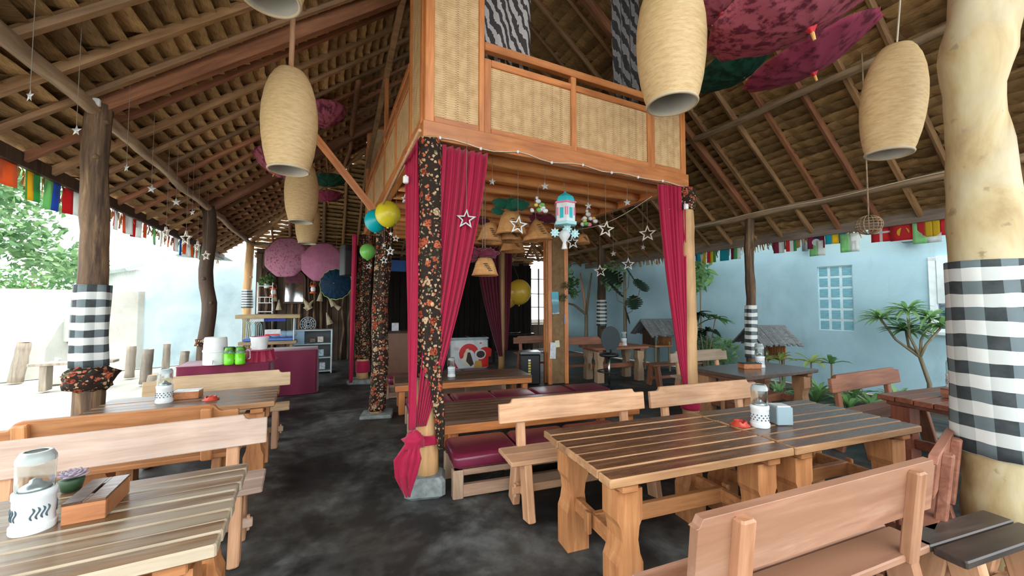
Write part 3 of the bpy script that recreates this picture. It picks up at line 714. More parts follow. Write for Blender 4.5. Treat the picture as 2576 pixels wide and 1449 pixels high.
# batik cloths hanging in the loft
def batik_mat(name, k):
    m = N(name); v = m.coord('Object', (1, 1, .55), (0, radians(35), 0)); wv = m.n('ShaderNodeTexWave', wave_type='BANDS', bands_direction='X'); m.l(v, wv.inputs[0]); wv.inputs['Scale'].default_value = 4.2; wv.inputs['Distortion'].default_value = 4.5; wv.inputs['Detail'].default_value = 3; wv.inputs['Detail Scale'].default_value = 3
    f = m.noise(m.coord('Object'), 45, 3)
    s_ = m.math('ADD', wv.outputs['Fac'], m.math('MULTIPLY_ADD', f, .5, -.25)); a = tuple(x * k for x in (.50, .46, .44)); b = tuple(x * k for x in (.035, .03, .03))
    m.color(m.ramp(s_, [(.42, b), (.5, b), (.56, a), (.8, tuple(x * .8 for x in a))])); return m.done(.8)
def hang_cloth(label, x0, x1, y, z0, z1, mat, nf, name='batik_hanging'):
    def fn(u, v):
        x = x0 + (x1 - x0) * (u - .5) * (1 - .12 * v) + (x1 - x0) * .5
        return Vector((x, y + .025 * sin(u * nf * 6.28) + .01 * sin(v * 5), z1 + (z0 - z1) * v + .03 * sin(u * 9)))
    mb = MB(); mb.grid(fn, nf * 12, 24); o = mb.build(name, mat, None, True); s_ = o.modifiers.new('thick', 'SOLIDIFY'); s_.thickness = .004; return tag(o, label, 'cloth')
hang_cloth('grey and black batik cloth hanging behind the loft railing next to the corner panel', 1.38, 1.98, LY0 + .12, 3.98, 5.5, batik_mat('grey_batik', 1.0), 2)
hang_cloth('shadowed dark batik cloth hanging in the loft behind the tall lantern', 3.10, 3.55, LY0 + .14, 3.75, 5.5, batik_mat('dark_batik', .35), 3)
# brace and bamboo stick by the loft
mb = MB(); a = Vector((-.40, 6.0, 4.28)); b = Vector((.66, 5.80, 3.0)); L_ = (b - a).length; mb.bar((0, 0, 0), (L_, 0, 0), .06, .10); o = mb.build('timber_brace', W_ORANGE); o.location = a; o.rotation_euler = (0, -atan2(b.z - a.z, b.x - a.x), 0); tag(o, 'slanted sawn timber brace running up from the second loft post', 'beam')
mb = MB(); mb.tube([PX(1056, 328, .66), PX(1012, 415, .66), PX(964, 512, .66)], [.016, .018, .016], 8); tag(mb.build('bamboo_stick', W_PALE, None, True), 'thin pale bamboo stick slanting below the loft corner', 'stick')
# ---------------------------------------------------------------- outside walls
def plaster(name, a, b, c, sc=1.0, st=(.3, .3, .28)):
    m = N(name); v = m.coord('Object'); n1 = m.noise(v, 1.1 * sc, 5, .6, .3); n2 = m.noise(m.coord('Object', (1.5, 1.5, .5)), 2.2 * sc, 6, .7)
    col = m.ramp(n1, [(.3, a), (.5, b), (.72, c)]); col = m.mix(m.ramp(n2, [(.58, (0, 0, 0)), (.74, (.55, .55, .55))]), col, st)
    m.color(col); m.bump(m.noise(v, 30, 4), .15, .01); return m.done(.85, 0, .15)
BLUEW = plaster('blue_painted_plaster', (.29, .45, .51), (.35, .53, .60), (.41, .59, .66), .8, (.28, .39, .42))
WDIR = Vector((-.14, .99, 0)).normalized(); WP = Vector((9.0, 4.0, 0)); WN = Vector((-WDIR.y, WDIR.x, 0)) * 1.0
def on_wall(px, py):      # point where a pixel's ray meets the blue wall face
    d = ray(px, py); n = Vector((WDIR.y, -WDIR.x, 0)); t = (WP - CAM).dot(n) / d.dot(n); return CAM + d * t
WANG = atan2(WDIR.y, WDIR.x) - pi / 2
wr = thing('wall_right', 'pale blue plastered boundary wall', None, kind='structure')
# opening for the glass-block window
g0 = on_wall(2055, 672); g1 = on_wall(2150, 834); sa = (g1 - WP).dot(WDIR); sb = (g0 - WP).dot(WDIR); gz0 = g1.z; gz1 = g0.z
w0 = on_wall(2334, 648); ws1 = (w0 - WP).dot(WDIR); ws0 = ws1 - 1.35; wz0, wz1 = on_wall(2360, 838).z, w0.z
def wall_seg(s0, s1, z0, z1, th=.2):
    mb = MB(); mb.box((th / 2, (s0 + s1) / 2, (z0 + z1) / 2), (th, s1 - s0, z1 - z0)); o = mb.build('wall_panel', BLUEW, wr); return o
ZW = 4.6
for s0, s1, z0, z1 in ((-6, ws0, 0, ZW), (ws0, ws1, 0, wz0), (ws0, ws1, wz1, ZW), (ws1, sa, 0, ZW), (sa, sb, 0, gz0), (sa, sb, gz1, ZW), (sb, 8.45, 0, ZW)): wall_seg(s0, s1, z0, z1)
wr.location = WP; wr.rotation_euler = (0, 0, WANG)
win = thing('window_1', 'glass block window, three blocks wide and six high', None, WP, WANG, kind='structure')
GB = N('glass_block'); vv_ = GB.coord('Object', (1, 3, 40)); nz_ = GB.noise(vv_, 3, 3); GB.color(GB.ramp(nz_, [(.3, (.10, .30, .38)), (.7, (.22, .48, .56))])); GB.bump(nz_, .5, .01); GB = GB.done(.12, 0, .7)
bw = (sb - sa) / 3; bh = (gz1 - gz0) / 6
MORT = plain('pale_mortar', (.52, .70, .75), .8)
for i in range(3):
    for j in range(6): obox('glass_block', GB, win, (.06, sa + bw * (i + .5), gz0 + bh * (j + .5)), (.07, bw - .028, bh - .028), .012)
obox('mortar_grid', MORT, win, (.060, (sa + sb) / 2, (gz0 + gz1) / 2), (.06, sb - sa, gz1 - gz0), .002)
win2 = thing('window_2', 'white framed hinged window beside the checked trunk post', None, WP, WANG, kind='structure')
WF = plain('white_window_frame', (.72, .80, .82), .4); GD = plain('dark_glass', (.03, .09, .14), .08, spec=.8)
for s0, s1, z0, z1 in ((ws0, ws1, wz1 - .07, wz1), (ws0, ws1, wz0, wz0 + .07), (ws1 - .09, ws1, wz0, wz1), (ws0, ws0 + .09, wz0, wz1)): obox('window_frame', WF, win2, (.03, (s0 + s1) / 2, (z0 + z1) / 2), (.14, s1 - s0, z1 - z0))
obox('window_pane', GD, win2, (.09, (ws0 + ws1) / 2, (wz0 + wz1) / 2), (.02, ws1 - ws0 - .1, wz1 - wz0 - .1))
obox('window_sash', WF, win2, (-.12, ws1 - .40, (wz0 + wz1) / 2 + .25), (.03, .62, (wz1 - wz0) * .62)).rotation_euler[2] = radians(-14)
obox('window_sill', WF, win2, (-.06, (ws0 + ws1) / 2, wz0 + .0), (.16, ws1 - ws0 + .15, .06))
pipe_c = on_wall(2030, 610)
PIPE = plain('grey_pipe', (.22, .29, .31), .6)
mb = MB(); mb.tube([(0, 0, -.18), (0, 0, .7)], .055, 12); o = mb.build('drain_pipe', PIPE, None, True); o.location = pipe_c + Vector((-.07, 0, 0)); tag(o, 'grey drain pipe stub high on the blue wall above the glass blocks', 'pipe')
pipe_c = on_wall(2292, 575); mb = MB(); mb.bbox((0, 0, .2), (.12, .2, .9), .02); o = mb.build('roof_bracket', PIPE); o.location = pipe_c + Vector((-.08, 0, 0)); tag(o, 'square grey bracket under the eave near the white window', 'bracket')
# left yard walls
CONC = plaster('weathered_concrete', (.30, .30, .26), (.40, .41, .37), (.47, .49, .45), .9, (.30, .18, .10))
CONCB = plaster('whitewashed_concrete', (.26, .36, .40), (.36, .47, .50), (.46, .56, .58), .8, (.20, .30, .34))
def ywall(name, label, a, b, z, mat, th=.18):
    a = Vector(a); b = Vector(b); d = b - a; L_ = d.length; mb = MB(); mb.box((L_ / 2, 0, z / 2), (L_, th, z)); o = mb.build(name, mat); o.location = a; o.rotation_euler = (0, 0, atan2(d.y, d.x)); return tag(o, label, None, kind='structure')
ywall('wall_left', 'weathered low concrete wall of the sand yard', (-16, 6.4, 0), (-4.25, 13.4, 0), 1.98, CONC)
ywall('wall_left_far', 'taller whitewashed wall behind the white pole', (-4.2, 13.3, 0), (-1.5, 14.9, 0), 2.95, CONCB)
# ---------------------------------------------------------------- tables and benches
SH = {}
def shared(key, make):
    if key not in SH: SH[key] = make()
    return SH[key]
def put(name, key, make, mat, parent, loc=(0, 0, 0), rot=(0, 0, 0), smooth=False):
    me = shared(key, lambda: make(MB()).mesh(name))
    mk = key + '|' + mat.name
    if mk not in SH:
        m2 = me.copy(); m2.materials.clear(); m2.materials.append(mat)
        if smooth:
            for p in m2.polygons: p.use_smooth = True
        SH[mk] = m2
    return link(name, SH[mk], parent, loc, rot)
EDGE = wood('worn_lit_plank_edge', (.27, .13, .058), (.40, .215, .10), (.50, .30, .155), axis=0, scale=8, rough=.45)  # worn tan edge; light caught by the plank sides is in the colour too
def leg_mesh(mb):
    prof = [(-.068, 0), (.068, 0), (.068, .27), (.052, .32), (.042, .40), (.050, .475), (.068, .52), (.068, .69), (-.068, .69), (-.068, .52), (-.050, .475), (-.042, .40), (-.052, .32), (-.068, .27)]
    M = Matrix(((1, 0, 0, 0), (0, 0, -1, 0), (0, 1, 0, 0), (0, 0, 0, 1)))
    return mb.prism(prof, .125, M)
def table(label, cx, cy, rz, L=1.38, Wd=.84, top=W_TOPR, legm=W_HONEY, legx=W_HONEYX, np_=8, H=.74, leg_in=.16, group=None, slab=False, name='picnic_table', edge=None):
    t = thing(name, label, 'table', (cx, cy, 0), rz, group)
    if slab:
        obox('table_top', top, t, (0, 0, H - .025), (L, Wd, .05), .008)
    else:
        pw = Wd / np_
        for i in range(np_):
            j = random.uniform(-.004, .004)
            key = 'plank%.3f_%.3f|%s' % (L, pw, top.name)
            if key not in SH:
                mb = MB(); mb.bbox((0, 0, 0), (L, pw - .006, .05), .0065)
                for k_ in range(len(mb.m)): mb.m[k_] = 1 if k_ >= 10 else 0
                me = mb.mesh('plank'); me.materials.append(top); me.materials.append(edge or EDGE); SH[key] = me
            o = link('plank', SH[key], t, (random.uniform(-.006, .006), -Wd / 2 + pw * (i + .5), H - .025 + j))
    for s in (-1, 1):
        x = s * (L / 2 - leg_in)
        obox('cleat', legx, t, (x + s * .02, 0, H - .075), (.10, Wd - .06, .05))
        for q in (-1, 1):
            put('leg', 'tleg', leg_mesh, legm, t, (x, q * (Wd / 2 - .14), 0), (0, 0, pi / 2 if slab else 0)).scale = (1.16, 1.16, (H - .10) / .69)
        obox('end_stretcher', legx, t, (x, 0, .30), (.045, Wd - .40, .09))
        obox('stretcher_peg', legm, t, (x + s * .05, .0, .30), (.03, .05, .13))
    obox('long_stretcher', legx, t, (0, 0, .30), (L - 2 * leg_in + .02, .045, .10))
    return t
def bench(label, cx, cy, rz, L=1.45, back=True, mat=W_PALE, matz=W_PALEZ, seat=None, H=.45, group=None, step=.10, bh=.19, round_=False, name='bench', D=.33, zt=.84):
    """seat centred on the origin, back rest on the +y side"""
    t = thing(name, label, 'bench', (cx, cy, 0), rz, group); seat = seat or mat
    for i in (-1, 1): obox('seat_board', seat, t, (0, i * (D / 4 + .002), H - .018), (L, D / 2 - .006, .036))
    for s in (-1, 1):
        x = s * (L / 2 - .14)
        for q in (-1, 1):
            mb = MB(); mb.bbox((0, 0, 0), (.062, .125, (H - .036) / cos(radians(11)) - .004), .008); o = mb.build('leg', matz, t); o.location = (x, q * (D / 2 - .035), (H - .036) / 2 + .002); o.rotation_euler = (radians(q * 11), 0, 0)
        obox('leg_stretcher', mat, t, (x, 0, .17), (.034, D + .02, .055)); obox('stretcher_wedge', matz, t, (x + s * .055, 0, .17), (.018, .03, .10))
        obox('seat_cleat', mat, t, (x, 0, H - .055), (.06, D - .03, .04))
        if back:
            mb = MB(); mb.bbox((0, 0, 0), (.075, .05, zt - H + .02), .008); o = mb.build('back_post', matz, t); o.location = (s * (L / 2 - .20), D / 2 + .015, (zt + H) / 2 - .03); o.rotation_euler = (radians(-6), 0, 0)
    obox('long_stretcher', mat, t, (0, 0, .17), (L - .12, .032, .06))
    if back:
        h = bh; a = L / 2; b = a - step; d_ = .028
        if round_:
            poly = [(-a, 0), (a, 0), (a, h - .055), (b + .03, h - .055), (b + .012, h - .05), (b, h - .035), (b - .02, h - .008), (b - .05, h), (-b + .05, h), (-b + .02, h - .008), (-b, h - .035), (-b - .012, h - .05), (-b - .03, h - .055), (-a, h - .055)]
        else: poly = [(-a, 0), (a, 0), (a, h - .035), (b + .012, h - .035), (b - .008, h - .028), (b - .022, h), (-b + .022, h), (-b + .008, h - .028), (-b - .012, h - .035), (-a, h - .035)]
        M = Matrix(((1, 0, 0, 0), (0, 0, -1, 0), (0, 1, 0, 0), (0, 0, 0, 1)))
        mb = MB(); mb.prism(poly, .038, M); o = mb.build('back_board', mat, t); o.location = (0, D / 2 + .022 - .045, zt - h); o.rotation_euler = (radians(-6), 0, 0)
        bv = o.modifiers.new('bev', 'BEVEL'); bv.width = .005; bv.segments = 1; bv.limit_method = 'ANGLE'
    return t
R65 = radians(-6.3)
def along(p, d): return Vector(p) + Vector((cos(R65), sin(R65), 0)) * d
O_ = Vector((1.365, 1.99, 0))      # middle of the left end of the long table run
tc1 = along(O_, .665); tc2 = along(O_, 1.335 + .665 + .005)
table('long dark plank table standing alongside the low maroon cushion bench', tc1.x, tc1.y, R65, L=1.33, Wd=.84, np_=7, top=W_TOPR)
table('plank table carrying the white lamp and blue-grey napkin box', tc2.x, tc2.y, R65, L=1.33, Wd=.84, np_=7, top=W_TOPR)
b1 = along((1.29, 2.80, 0), .72); bench('pale bench with stepped back board beside the maroon cushion bench', b1.x, b1.y, R65, L=1.43, group=None)
b2 = along((1.29, 2.80, 0), .72 + 1.45); bench('pale bench with stepped back board in front of the smooth tan post', b2.x, b2.y - .02, R65, L=1.36)
W_RBACK0 = wood('brick_bench_wood', (.16, .055, .032), (.28, .11, .065), (.38, .18, .12), axis=0, scale=6)
W_NEAR = wood('ruddy_bench_wood', (.24, .10, .055), (.40, .205, .125), (.50, .30, .205), axis=0, scale=4.5, rough=.45, wear=(.33, .165, .095))
W_NEARZ = wood('ruddy_bench_wood_z', (.32, .14, .065), (.47, .235, .13), (.55, .32, .20), axis=2, scale=5, rough=.45)
bench('pale bench seen from behind with heavy back board in front of the dark plank table', 1.97, 1.10, radians(-5) + pi, L=1.52, bh=.25, step=.0, D=.36, zt=.87, mat=W_NEAR, matz=W_NEARZ)
bench('backless dark bench standing against the checked trunk post', 3.04, .80, radians(-8), L=.74, back=False, seat=wood('dark_bench_seat', (.03, .022, .018), (.06, .045, .036), (.085, .065, .05), axis=0, scale=7, rough=.35), mat=W_PALE, D=.25, name='stool_bench')
bench('reddish bench with thick back board right beside the checked trunk post', 3.25, 1.12, radians(11) + pi, L=.80, mat=W_RBACK0, matz=W_RBACK0, bh=.22, zt=.83, D=.30, step=.0)
W_RBACK = wood('red_bench_wood', (.17, .06, .03), (.29, .115, .06), (.38, .17, .095), axis=0, scale=7)
W_RBACKZ = wood('red_bench_wood_z', (.17, .06, .03), (.29, .115, .06), (.38, .17, .095), axis=2, scale=7)
RD = radians(-7)
dt = Vector((4.98, 1.93, 0)) + Vector((cos(RD), sin(RD), 0)) * .75 + Vector((sin(RD), -cos(RD), 0)) * .42
table('reddish brown plank table with its end beside the checked trunk post', dt.x, dt.y, RD, L=1.5, Wd=.84, np_=6, top=W_RED, legm=W_REDZ, legx=W_RED, edge=W_RED)
bench('reddish bench tucked behind the checked trunk post', 4.62, .72, radians(-12) + pi, L=1.5, mat=W_RED, matz=W_REDZ, bh=.2)
p0 = PZ(2075, 948, .82); p1 = PZ(2245, 925, .82); ang = atan2(p1.y - p0.y, p1.x - p0.x); pm = (p0 + p1) / 2; n_ = Vector((-sin(ang), cos(ang), 0))
pm2 = pm - n_ * .2
bench('reddish brown bench with stepped back between the smooth table and the red table', pm2.x, pm2.y, ang, L=(p1 - p0).length, mat=W_RBACK, matz=W_RBACKZ)
table('smooth dark slab table holding two white lamps near the small thatched hut', 5.43, 3.44, radians(-2), L=1.5, Wd=.82, slab=True, top=plain('smooth_dark_table', (.10, .065, .05), .22, var=.25, spec=.6), legm=wood('tan_leg', (.30, .14, .06), (.42, .21, .10), axis=2), legx=W_RBACK)
# left side
T1R = radians(2.0)
table('nearest weathered grey-brown plank table with the wooden tissue box', -1.06, 2.20, T1R, L=1.42, Wd=.86, np_=9, top=W_TOPL, edge=wood('grey_worn_lit_edge', (.30, .23, .15), (.42, .34, .24), axis=0, scale=8))  # greyer worn edge, its paleness includes painted-in light along the planks
bench('pale bench with long back board behind the weathered plank table', -1.07, 3.13, T1R + radians(1), L=1.46, mat=wood('ash_bench_wood', (.38, .26, .19), (.48, .35, .275), (.55, .43, .355), axis=0, scale=7), bh=.21, step=.12, D=.34, zt=.85)
bench('honey brown bench with rounded back shoulders turned away from the weathered table', -1.30, 3.98, radians(0) + pi, L=1.40, mat=W_HONEYX, matz=W_HONEY, round_=True, bh=.19, step=.14, zt=.84, D=.32)
W_TOP2 = wood('dark_worn_top', (.085, .055, .035), (.16, .11, .075), (.23, .17, .12), axis=0, scale=8, rough=.34, spec=.6)
table('dark worn plank table with red ashtray next to the checked bark post', -1.08, 4.56, radians(2), L=1.36, Wd=.80, np_=6, top=W_TOP2)
bench('pale knotty bench with stepped back in front of the maroon buffet table', -1.02, 5.32, radians(3), L=1.36, mat=wood('knotty_bench_wood', (.42, .28, .15), (.55, .39, .23), (.62, .47, .31), axis=0, scale=7), bh=.19)
# far right furniture in the shade
table('shaded square table with white lamp under the loft edge', 5.75, 6.75, radians(-8), L=1.3, Wd=.75, np_=5, edge=W_RBACK, top=W_RBACK, legm=wood('driftwood_leg', (.28, .18, .10), (.42, .29, .18), axis=2), legx=W_RBACK)
bench('shaded reddish bench with rounded back at the dark rear table', 5.55, 7.75, radians(-8), L=1.5, mat=W_RBACK, matz=W_RBACKZ, round_=True, D=.3)
bench('shaded bench with its seat toward the aisle near the rattan column', 6.45, 5.75, radians(172), L=1.2, mat=W_RBACK, matz=W_RBACKZ, back=False)
bench('pale stepped bench behind the smooth dark slab table', 5.9, 4.55, radians(-4), L=1.3, mat=wood('grey_bench_wood', (.30, .21, .14), (.40, .29, .20), axis=0), matz=W_PALEZ)
bench('dark wooden bench deep in the shade next to the rattan column', 5.0, 8.6, radians(-8), L=1.4, mat=W_RBACK, matz=W_RBACKZ, D=.3)
# ---------------------------------------------------------------- low seating under the loft
W_LOW = wood('low_bench_wood', (.26, .15, .09), (.38, .24, .16), (.46, .32, .22), axis=0, scale=7)
W_LTOP = wood('low_table_top', (.07, .036, .02), (.125, .068, .04), (.17, .10, .062), axis=0, scale=7, rough=.32, spec=.55)
def cushion(label, cx, cy, L, D, z, rz=0, group=None):
    mb = MB(); mb.bbox((0, 0, 0), (L, D, .125), .028); o = mb.build('seat_cushion', VINYL, None, False); o.location = (cx, cy, z + .0625); o.rotation_euler[2] = rz
    bv = o.modifiers.new('round', 'BEVEL'); bv.width = .012; bv.segments = 2
    for p in o.data.polygons: p.use_smooth = True
    return tag(o, label, 'cushion', group)
def low_bench(label, x0, x1, y0, y1, rz=0, z=.235):
    t = thing('low_bench', label, 'bench', ((x0 + x1) / 2, (y0 + y1) / 2, 0), rz); L = x1 - x0; D = y1 - y0
    n = 3
    for i in range(n + 1):
        x = -L / 2 + .045 + (L - .09) * i / n
        for q in (-1, 1): obox('leg', wood('low_leg_wood', (.32, .20, .12), (.45, .31, .21), axis=2), t, (x, q * (D / 2 - .045), z / 2), (.09, .09, z))
    for q in (-1, 1): obox('side_rail', W_LOW, t, (0, q * (D / 2 - .03), .06), (L - .02, .05, .10)); obox('seat_rail', W_LOW, t, (0, q * (D / 2 - .04), z - .025), (L - .02, .06, .05))
    for i in range(4): obox('seat_slat', W_LOW, t, (0, -D / 2 + .10 + i * (D - .2) / 3, z - .012), (L - .04, .08, .022))
    return t
RB = radians(-7)
low_bench('low pallet bench beside the near batik post carrying maroon cushions', 1.02, 2.85, 3.06, 3.56, RB)
cb = Vector((1.935, 3.31, 0))
for k in range(3):
    c = cb + Vector((cos(RB), sin(RB), 0)) * (-.61 + .61 * k); cushion(['glossy maroon cushion at the bench end beside the near batik post', 'maroon vinyl cushion in the middle of the front low bench', 'maroon vinyl cushion at the shaded end of the front low bench'][k], c.x, c.y, .60, .52, .237, RB, 'front bench cushions')
def low_table(label, x0, x1, y0, y1, rz, np_, z=.48):
    t = thing('low_table', label, 'table', ((x0 + x1) / 2, (y0 + y1) / 2, 0), rz); L = x1 - x0; D = y1 - y0; pw = D / np_
    for i in range(np_): obox('plank', W_LTOP, t, (0, -D / 2 + pw * (i + .5), z - .02), (L, pw - .007, .04))
    for q in (-1, 1): obox('apron', W_ORANGE, t, (0, q * (D / 2 - .02), z - .085), (L - .004, .035, .088))
    for s in (-1, 1):
        obox('apron', W_ORANGEY, t, (s * (L / 2 - .02), 0, z - .085), (.035, D - .08, .088))
        for q in (-1, 1): obox('leg', W_ORANGEZ, t, (s * (L / 2 - .10), q * (D / 2 - .10), (z - .13) / 2), (.09, .09, z - .13))
    return t
low_table('low plank table right behind the front maroon cushions', 1.13, 3.4, 3.60, 4.40, RB, 7)
low_bench('shaded low bench with a row of maroon cushions between the two low tables', 1.0, 4.0, 4.86, 5.36, RB)
cb = Vector((2.5, 5.11, 0))
for k in range(5):
    c = cb + Vector((cos(RB), sin(RB), 0)) * (-1.2 + .60 * k); cushion(['shaded maroon cushion at the aisle end of the row between the low tables', 'second shaded maroon cushion from the aisle between the low tables', 'middle shaded maroon cushion of five between the low tables', 'fourth shaded maroon cushion from the aisle between the low tables', 'shaded maroon cushion at the rattan column end of the row'][k], c.x, c.y, .59, .51, .237, RB, 'shaded middle bench cushions')
low_table('shaded low plank table holding a plant box and white lamp', 1.0, 3.15, 5.75, 6.50, RB, 6)
low_bench('far low bench against the loft back with maroon seat pads', .98, 3.2, 6.9, 7.4, RB)
cb = Vector((2.09, 7.15, 0))
for k in range(3):
    c = cb + Vector((cos(RB), sin(RB), 0)) * (-.7 + .70 * k); cushion(['dim maroon pad at the aisle end of the far low bench', 'dim maroon pad in the middle of the far low bench', 'dim maroon pad at the bin end of the far low bench'][k], c.x, c.y, .68, .50, .237, RB, 'far bench pads')
# ---------------------------------------------------------------- table lamps, boxes, trays
FLAME = plain('lamp_burner', (.55, .57, .56), .3, .6)
RIMG = N('frosted_rim'); RIMG.color((.70, .76, .75)); RIMG = RIMG.done(.3, 0, .5, **{'Transmission Weight': .6, 'IOR': 1.2})
def table_lamp(label, loc, rz=0, style='s', h=1.0, group=None):
    t = thing('table_lamp', label, 'lamp', loc, rz, group); r = .058
    mb = MB(); mb.lathe([(.001, .0), (r + .004, 0), (r + .006, .006), (r + .006, .026), (r, .030), (r, .125), (r + .003, .13), (r + .003, .15), (r - .002, .156), (r - .012, .156), (r - .012, .148), (.001, .148)], 36); lb = mb.build('lamp_base', WHITEC, t, 2)
    mb = MB(); R_ = r - .004
    mb.lathe([(R_, .150), (R_ + .001, .255), (R_ - .004, .282), (R_ - .014, .298), (R_ - .022, .300), (R_ - .022, .296), (R_ - .016, .294), (R_ - .007, .280), (R_ - .002, .255), (R_ - .003, .150)], 32); mb.build('glass_chimney', GLASS, t, True)
    mb = MB(); mb.lathe([(R_ - .002, .262), (R_ - .003, .276), (R_ - .013, .296), (R_ - .021, .2985), (R_ - .021, .302), (R_ - .010, .300), (R_ + .001, .278), (R_ + .002, .262)], 32); mb.build('chimney_rim', RIMG, t, True)
    mb = MB(); mb.lathe([(.001, .148), (.040, .148), (.044, .156), (.044, .166), (.030, .174), (.018, .180), (.016, .19), (.008, .194), (.001, .195)], 20); mb.build('burner', FLAME, t, True)
    mb = MB()
    if style == 's':
        for g in range(4):
            for k in range(4):
                a0 = g * pi / 2 + k * .24; pts = []
                for i in range(9):
                    u = i / 8; a = a0 + .085 * sin((u - .5) * 2 * pi); pts.append((cos(a) * (r + .0005), sin(a) * (r + .0005), .052 + .045 * u))
                mb.tube(pts, [.0012, .003, .0034, .003, .003, .003, .0034, .003, .0012], 6)
    else:
        for g in range(14):
            for k in range(3):
                a = g * 2 * pi / 14 + (k % 2) * .2; c = Vector((cos(a) * r, sin(a) * r, .055 + k * .017)); mb.sphere(c, .0055, 6, 4, (1, 1, 1))
    mb.build('vent_slits', plain('slit_shadow', (.06, .10, .12), .7), lb, True)['kind'] = 'stuff'
    return t
def tissue_box(label, loc, rz, size=(.13, .25, .085), mat=W_BOX, lid=W_BOXTOP, name='tissue_box'):
    t = thing(name, label, 'box', loc, rz); L, D, H = size
    for q in (-1, 1): obox('side_panel', mat, t, (0, q * (D / 2 - .006), H / 2 - .005), (L, .012, H - .01), .002); obox('side_panel', mat, t, (q * (L / 2 - .006), 0, H / 2 - .005), (.012, D - .024, H - .01), .002)
    sl = .013; ll = D * .42
    for q in (-1, 1):
        obox('lid', lid, t, (q * (L / 4 + sl / 4), 0, H - .005), (L / 2 - sl / 2 + .002, D + .004, .01), .002)
        obox('lid', lid, t, (0, q * (D / 4 + ll / 4), H - .005), (sl, (D - ll) / 2, .0098), .001)
    obox('slot_shadow', BLACK, t, (0, 0, H - .02), (L - .03, D - .03, .01), .001)
    return t
ASH = plain('red_plastic', (.50, .055, .03), .35)
def ashtray(label, loc, rz=0):
    t = thing('ashtray', label, 'ashtray', loc, rz)
    mb = MB(); mb.lathe([(.001, 0), (.05, 0), (.058, .004), (.056, .012), (.046, .020), (.046, .034), (.042, .036), (.034, .034), (.032, .018), (.001, .016)], 28)
    for i in range(len(mb.v)):
        v = Vector(mb.v[i]); a = atan2(v.y, v.x)
        if v.z > .03 and cos(3 * a) > .8: mb.v[i] = (v.x, v.y, v.z - .010)
    mb.build('bowl', ASH, t, True)
    mb = MB(); mb.lathe([(.050, .0), (.066, .002), (.066, .008), (.056, .011)], 28); mb.build('rim', ASH, t, True); return t
ZT = .742
table_lamp('near white lantern lamp with S-shaped slits next to the tissue box', PZ(83, 1330, ZT), radians(20), 's')
bx = PZ(246, 1278, ZT); tissue_box('near wooden tissue box with dark lid and long slot', (bx.x, bx.y, ZT), radians(2))
def succulent(label, loc, r=.05, mat=None, name='succulent'):
    t = thing(name, label, 'plant', loc); mat = mat or plain('grey_lilac_leaf', (.36, .30, .36), .6, var=.3, scale=20)
    mb = MB(); mb.lathe([(.001, 0), (.034, 0), (.045, .05), (.04, .055), (.001, .052)], 16); mb.build('pot', plain('dark_green_pot', (.03, .07, .03), .5), t, True)
    for k in range(24):
        a = k * 2.4; e = .25 + .9 * (k / 24); mb = MB(); ln = r * (1.2 - .5 * k / 24)
        mb.sphere((0, 0, 0), 1, 8, 6, (ln * .55, ln * .36, .006)); o = mb.build('leaf', mat, t, True)
        o.location = (cos(a) * ln * .6 * cos(e), sin(a) * ln * .6 * cos(e), .058 + ln * .5 * sin(e)); o.rotation_euler = (0, -e, a)
    return t
q = PZ(180, 1232, ZT); succulent('small lilac rosette succulent behind the near tissue box', (q.x, q.y, ZT))
z2 = ZT
q = PZ(413, 1012, z2); table_lamp('dotted white lamp on the dark worn table beside the checked bark post', (q.x, q.y, z2), .4, 'd')
q = PZ(468, 1004, z2); tissue_box('wooden tissue box with white top on the dark worn table', (q.x, q.y + .06, z2), radians(85), (.12, .20, .075), W_BOX, WHITE)
q = PZ(530, 1006, z2); ashtray('red ashtray on the dark worn table', (q.x, q.y, z2))
q = PZ(1912, 1072, ZT); table_lamp('white lamp with dotted base on the plank table beside the napkin box', (q.x, q.y, ZT), .3, 'd')
q = PZ(1862, 1070, ZT); ashtray('red ashtray on the plank table beside the dotted lamp', (q.x, q.y, ZT))
q = PZ(1962, 1065, ZT); t = thing('napkin_box', 'blue-grey napkin box beside the dotted lamp', 'box', (q.x, q.y, ZT), radians(-25))
NB = plain('blue_grey_plastic', (.28, .38, .42), .4, var=.05)
obox('box_body', NB, t, (0, 0, .066), (.12, .12, .13), .006); obox('napkins', PAPER, t, (0, 0, .134), (.10, .10, .010), .003)
q = PZ(2402, 982, ZT); table_lamp('white lamp on the reddish table against the checked cloth', (q.x + .10, q.y + .03, ZT), .2, 'd')
q = PZ(2412, 1000, ZT); tissue_box('reddish tissue box on the red table next to the checked cloth', (q.x, q.y, ZT), radians(80), (.13, .26, .085), W_RBACK, W_RED)
q = PZ(1886, 926, ZT); tissue_box('wooden tissue box on the smooth dark slab table', (q.x, q.y, ZT), radians(70), (.13, .26, .075), W_BOX, BLACK)
q = PZ(1914, 926, ZT); table_lamp('white lamp right behind the tissue box on the smooth slab table', (q.x + .08, q.y + .06, ZT), .1, 'd')
table_lamp('second white lamp standing at the far side of the smooth slab table', (q.x + .42, q.y + .28, ZT), .7, 'd')
q = PZ(1620, 890, ZT); table_lamp('white lamp on the shaded square table', (5.95, 6.62, ZT), .7, 'd'); tissue_box('wooden tissue box on the shaded square table', (5.70, 6.60, ZT), radians(75), (.13, .26, .085))
table_lamp('white lamp on the shaded low table in front of the freezer', (1.86, 6.05, .482), .2, 'd')
tissue_box('tan wooden box under a dark plant on the shaded low table', (1.55, 6.12, .482), radians(80), (.14, .22, .07), W_HONEYX, W_BOXTOP)
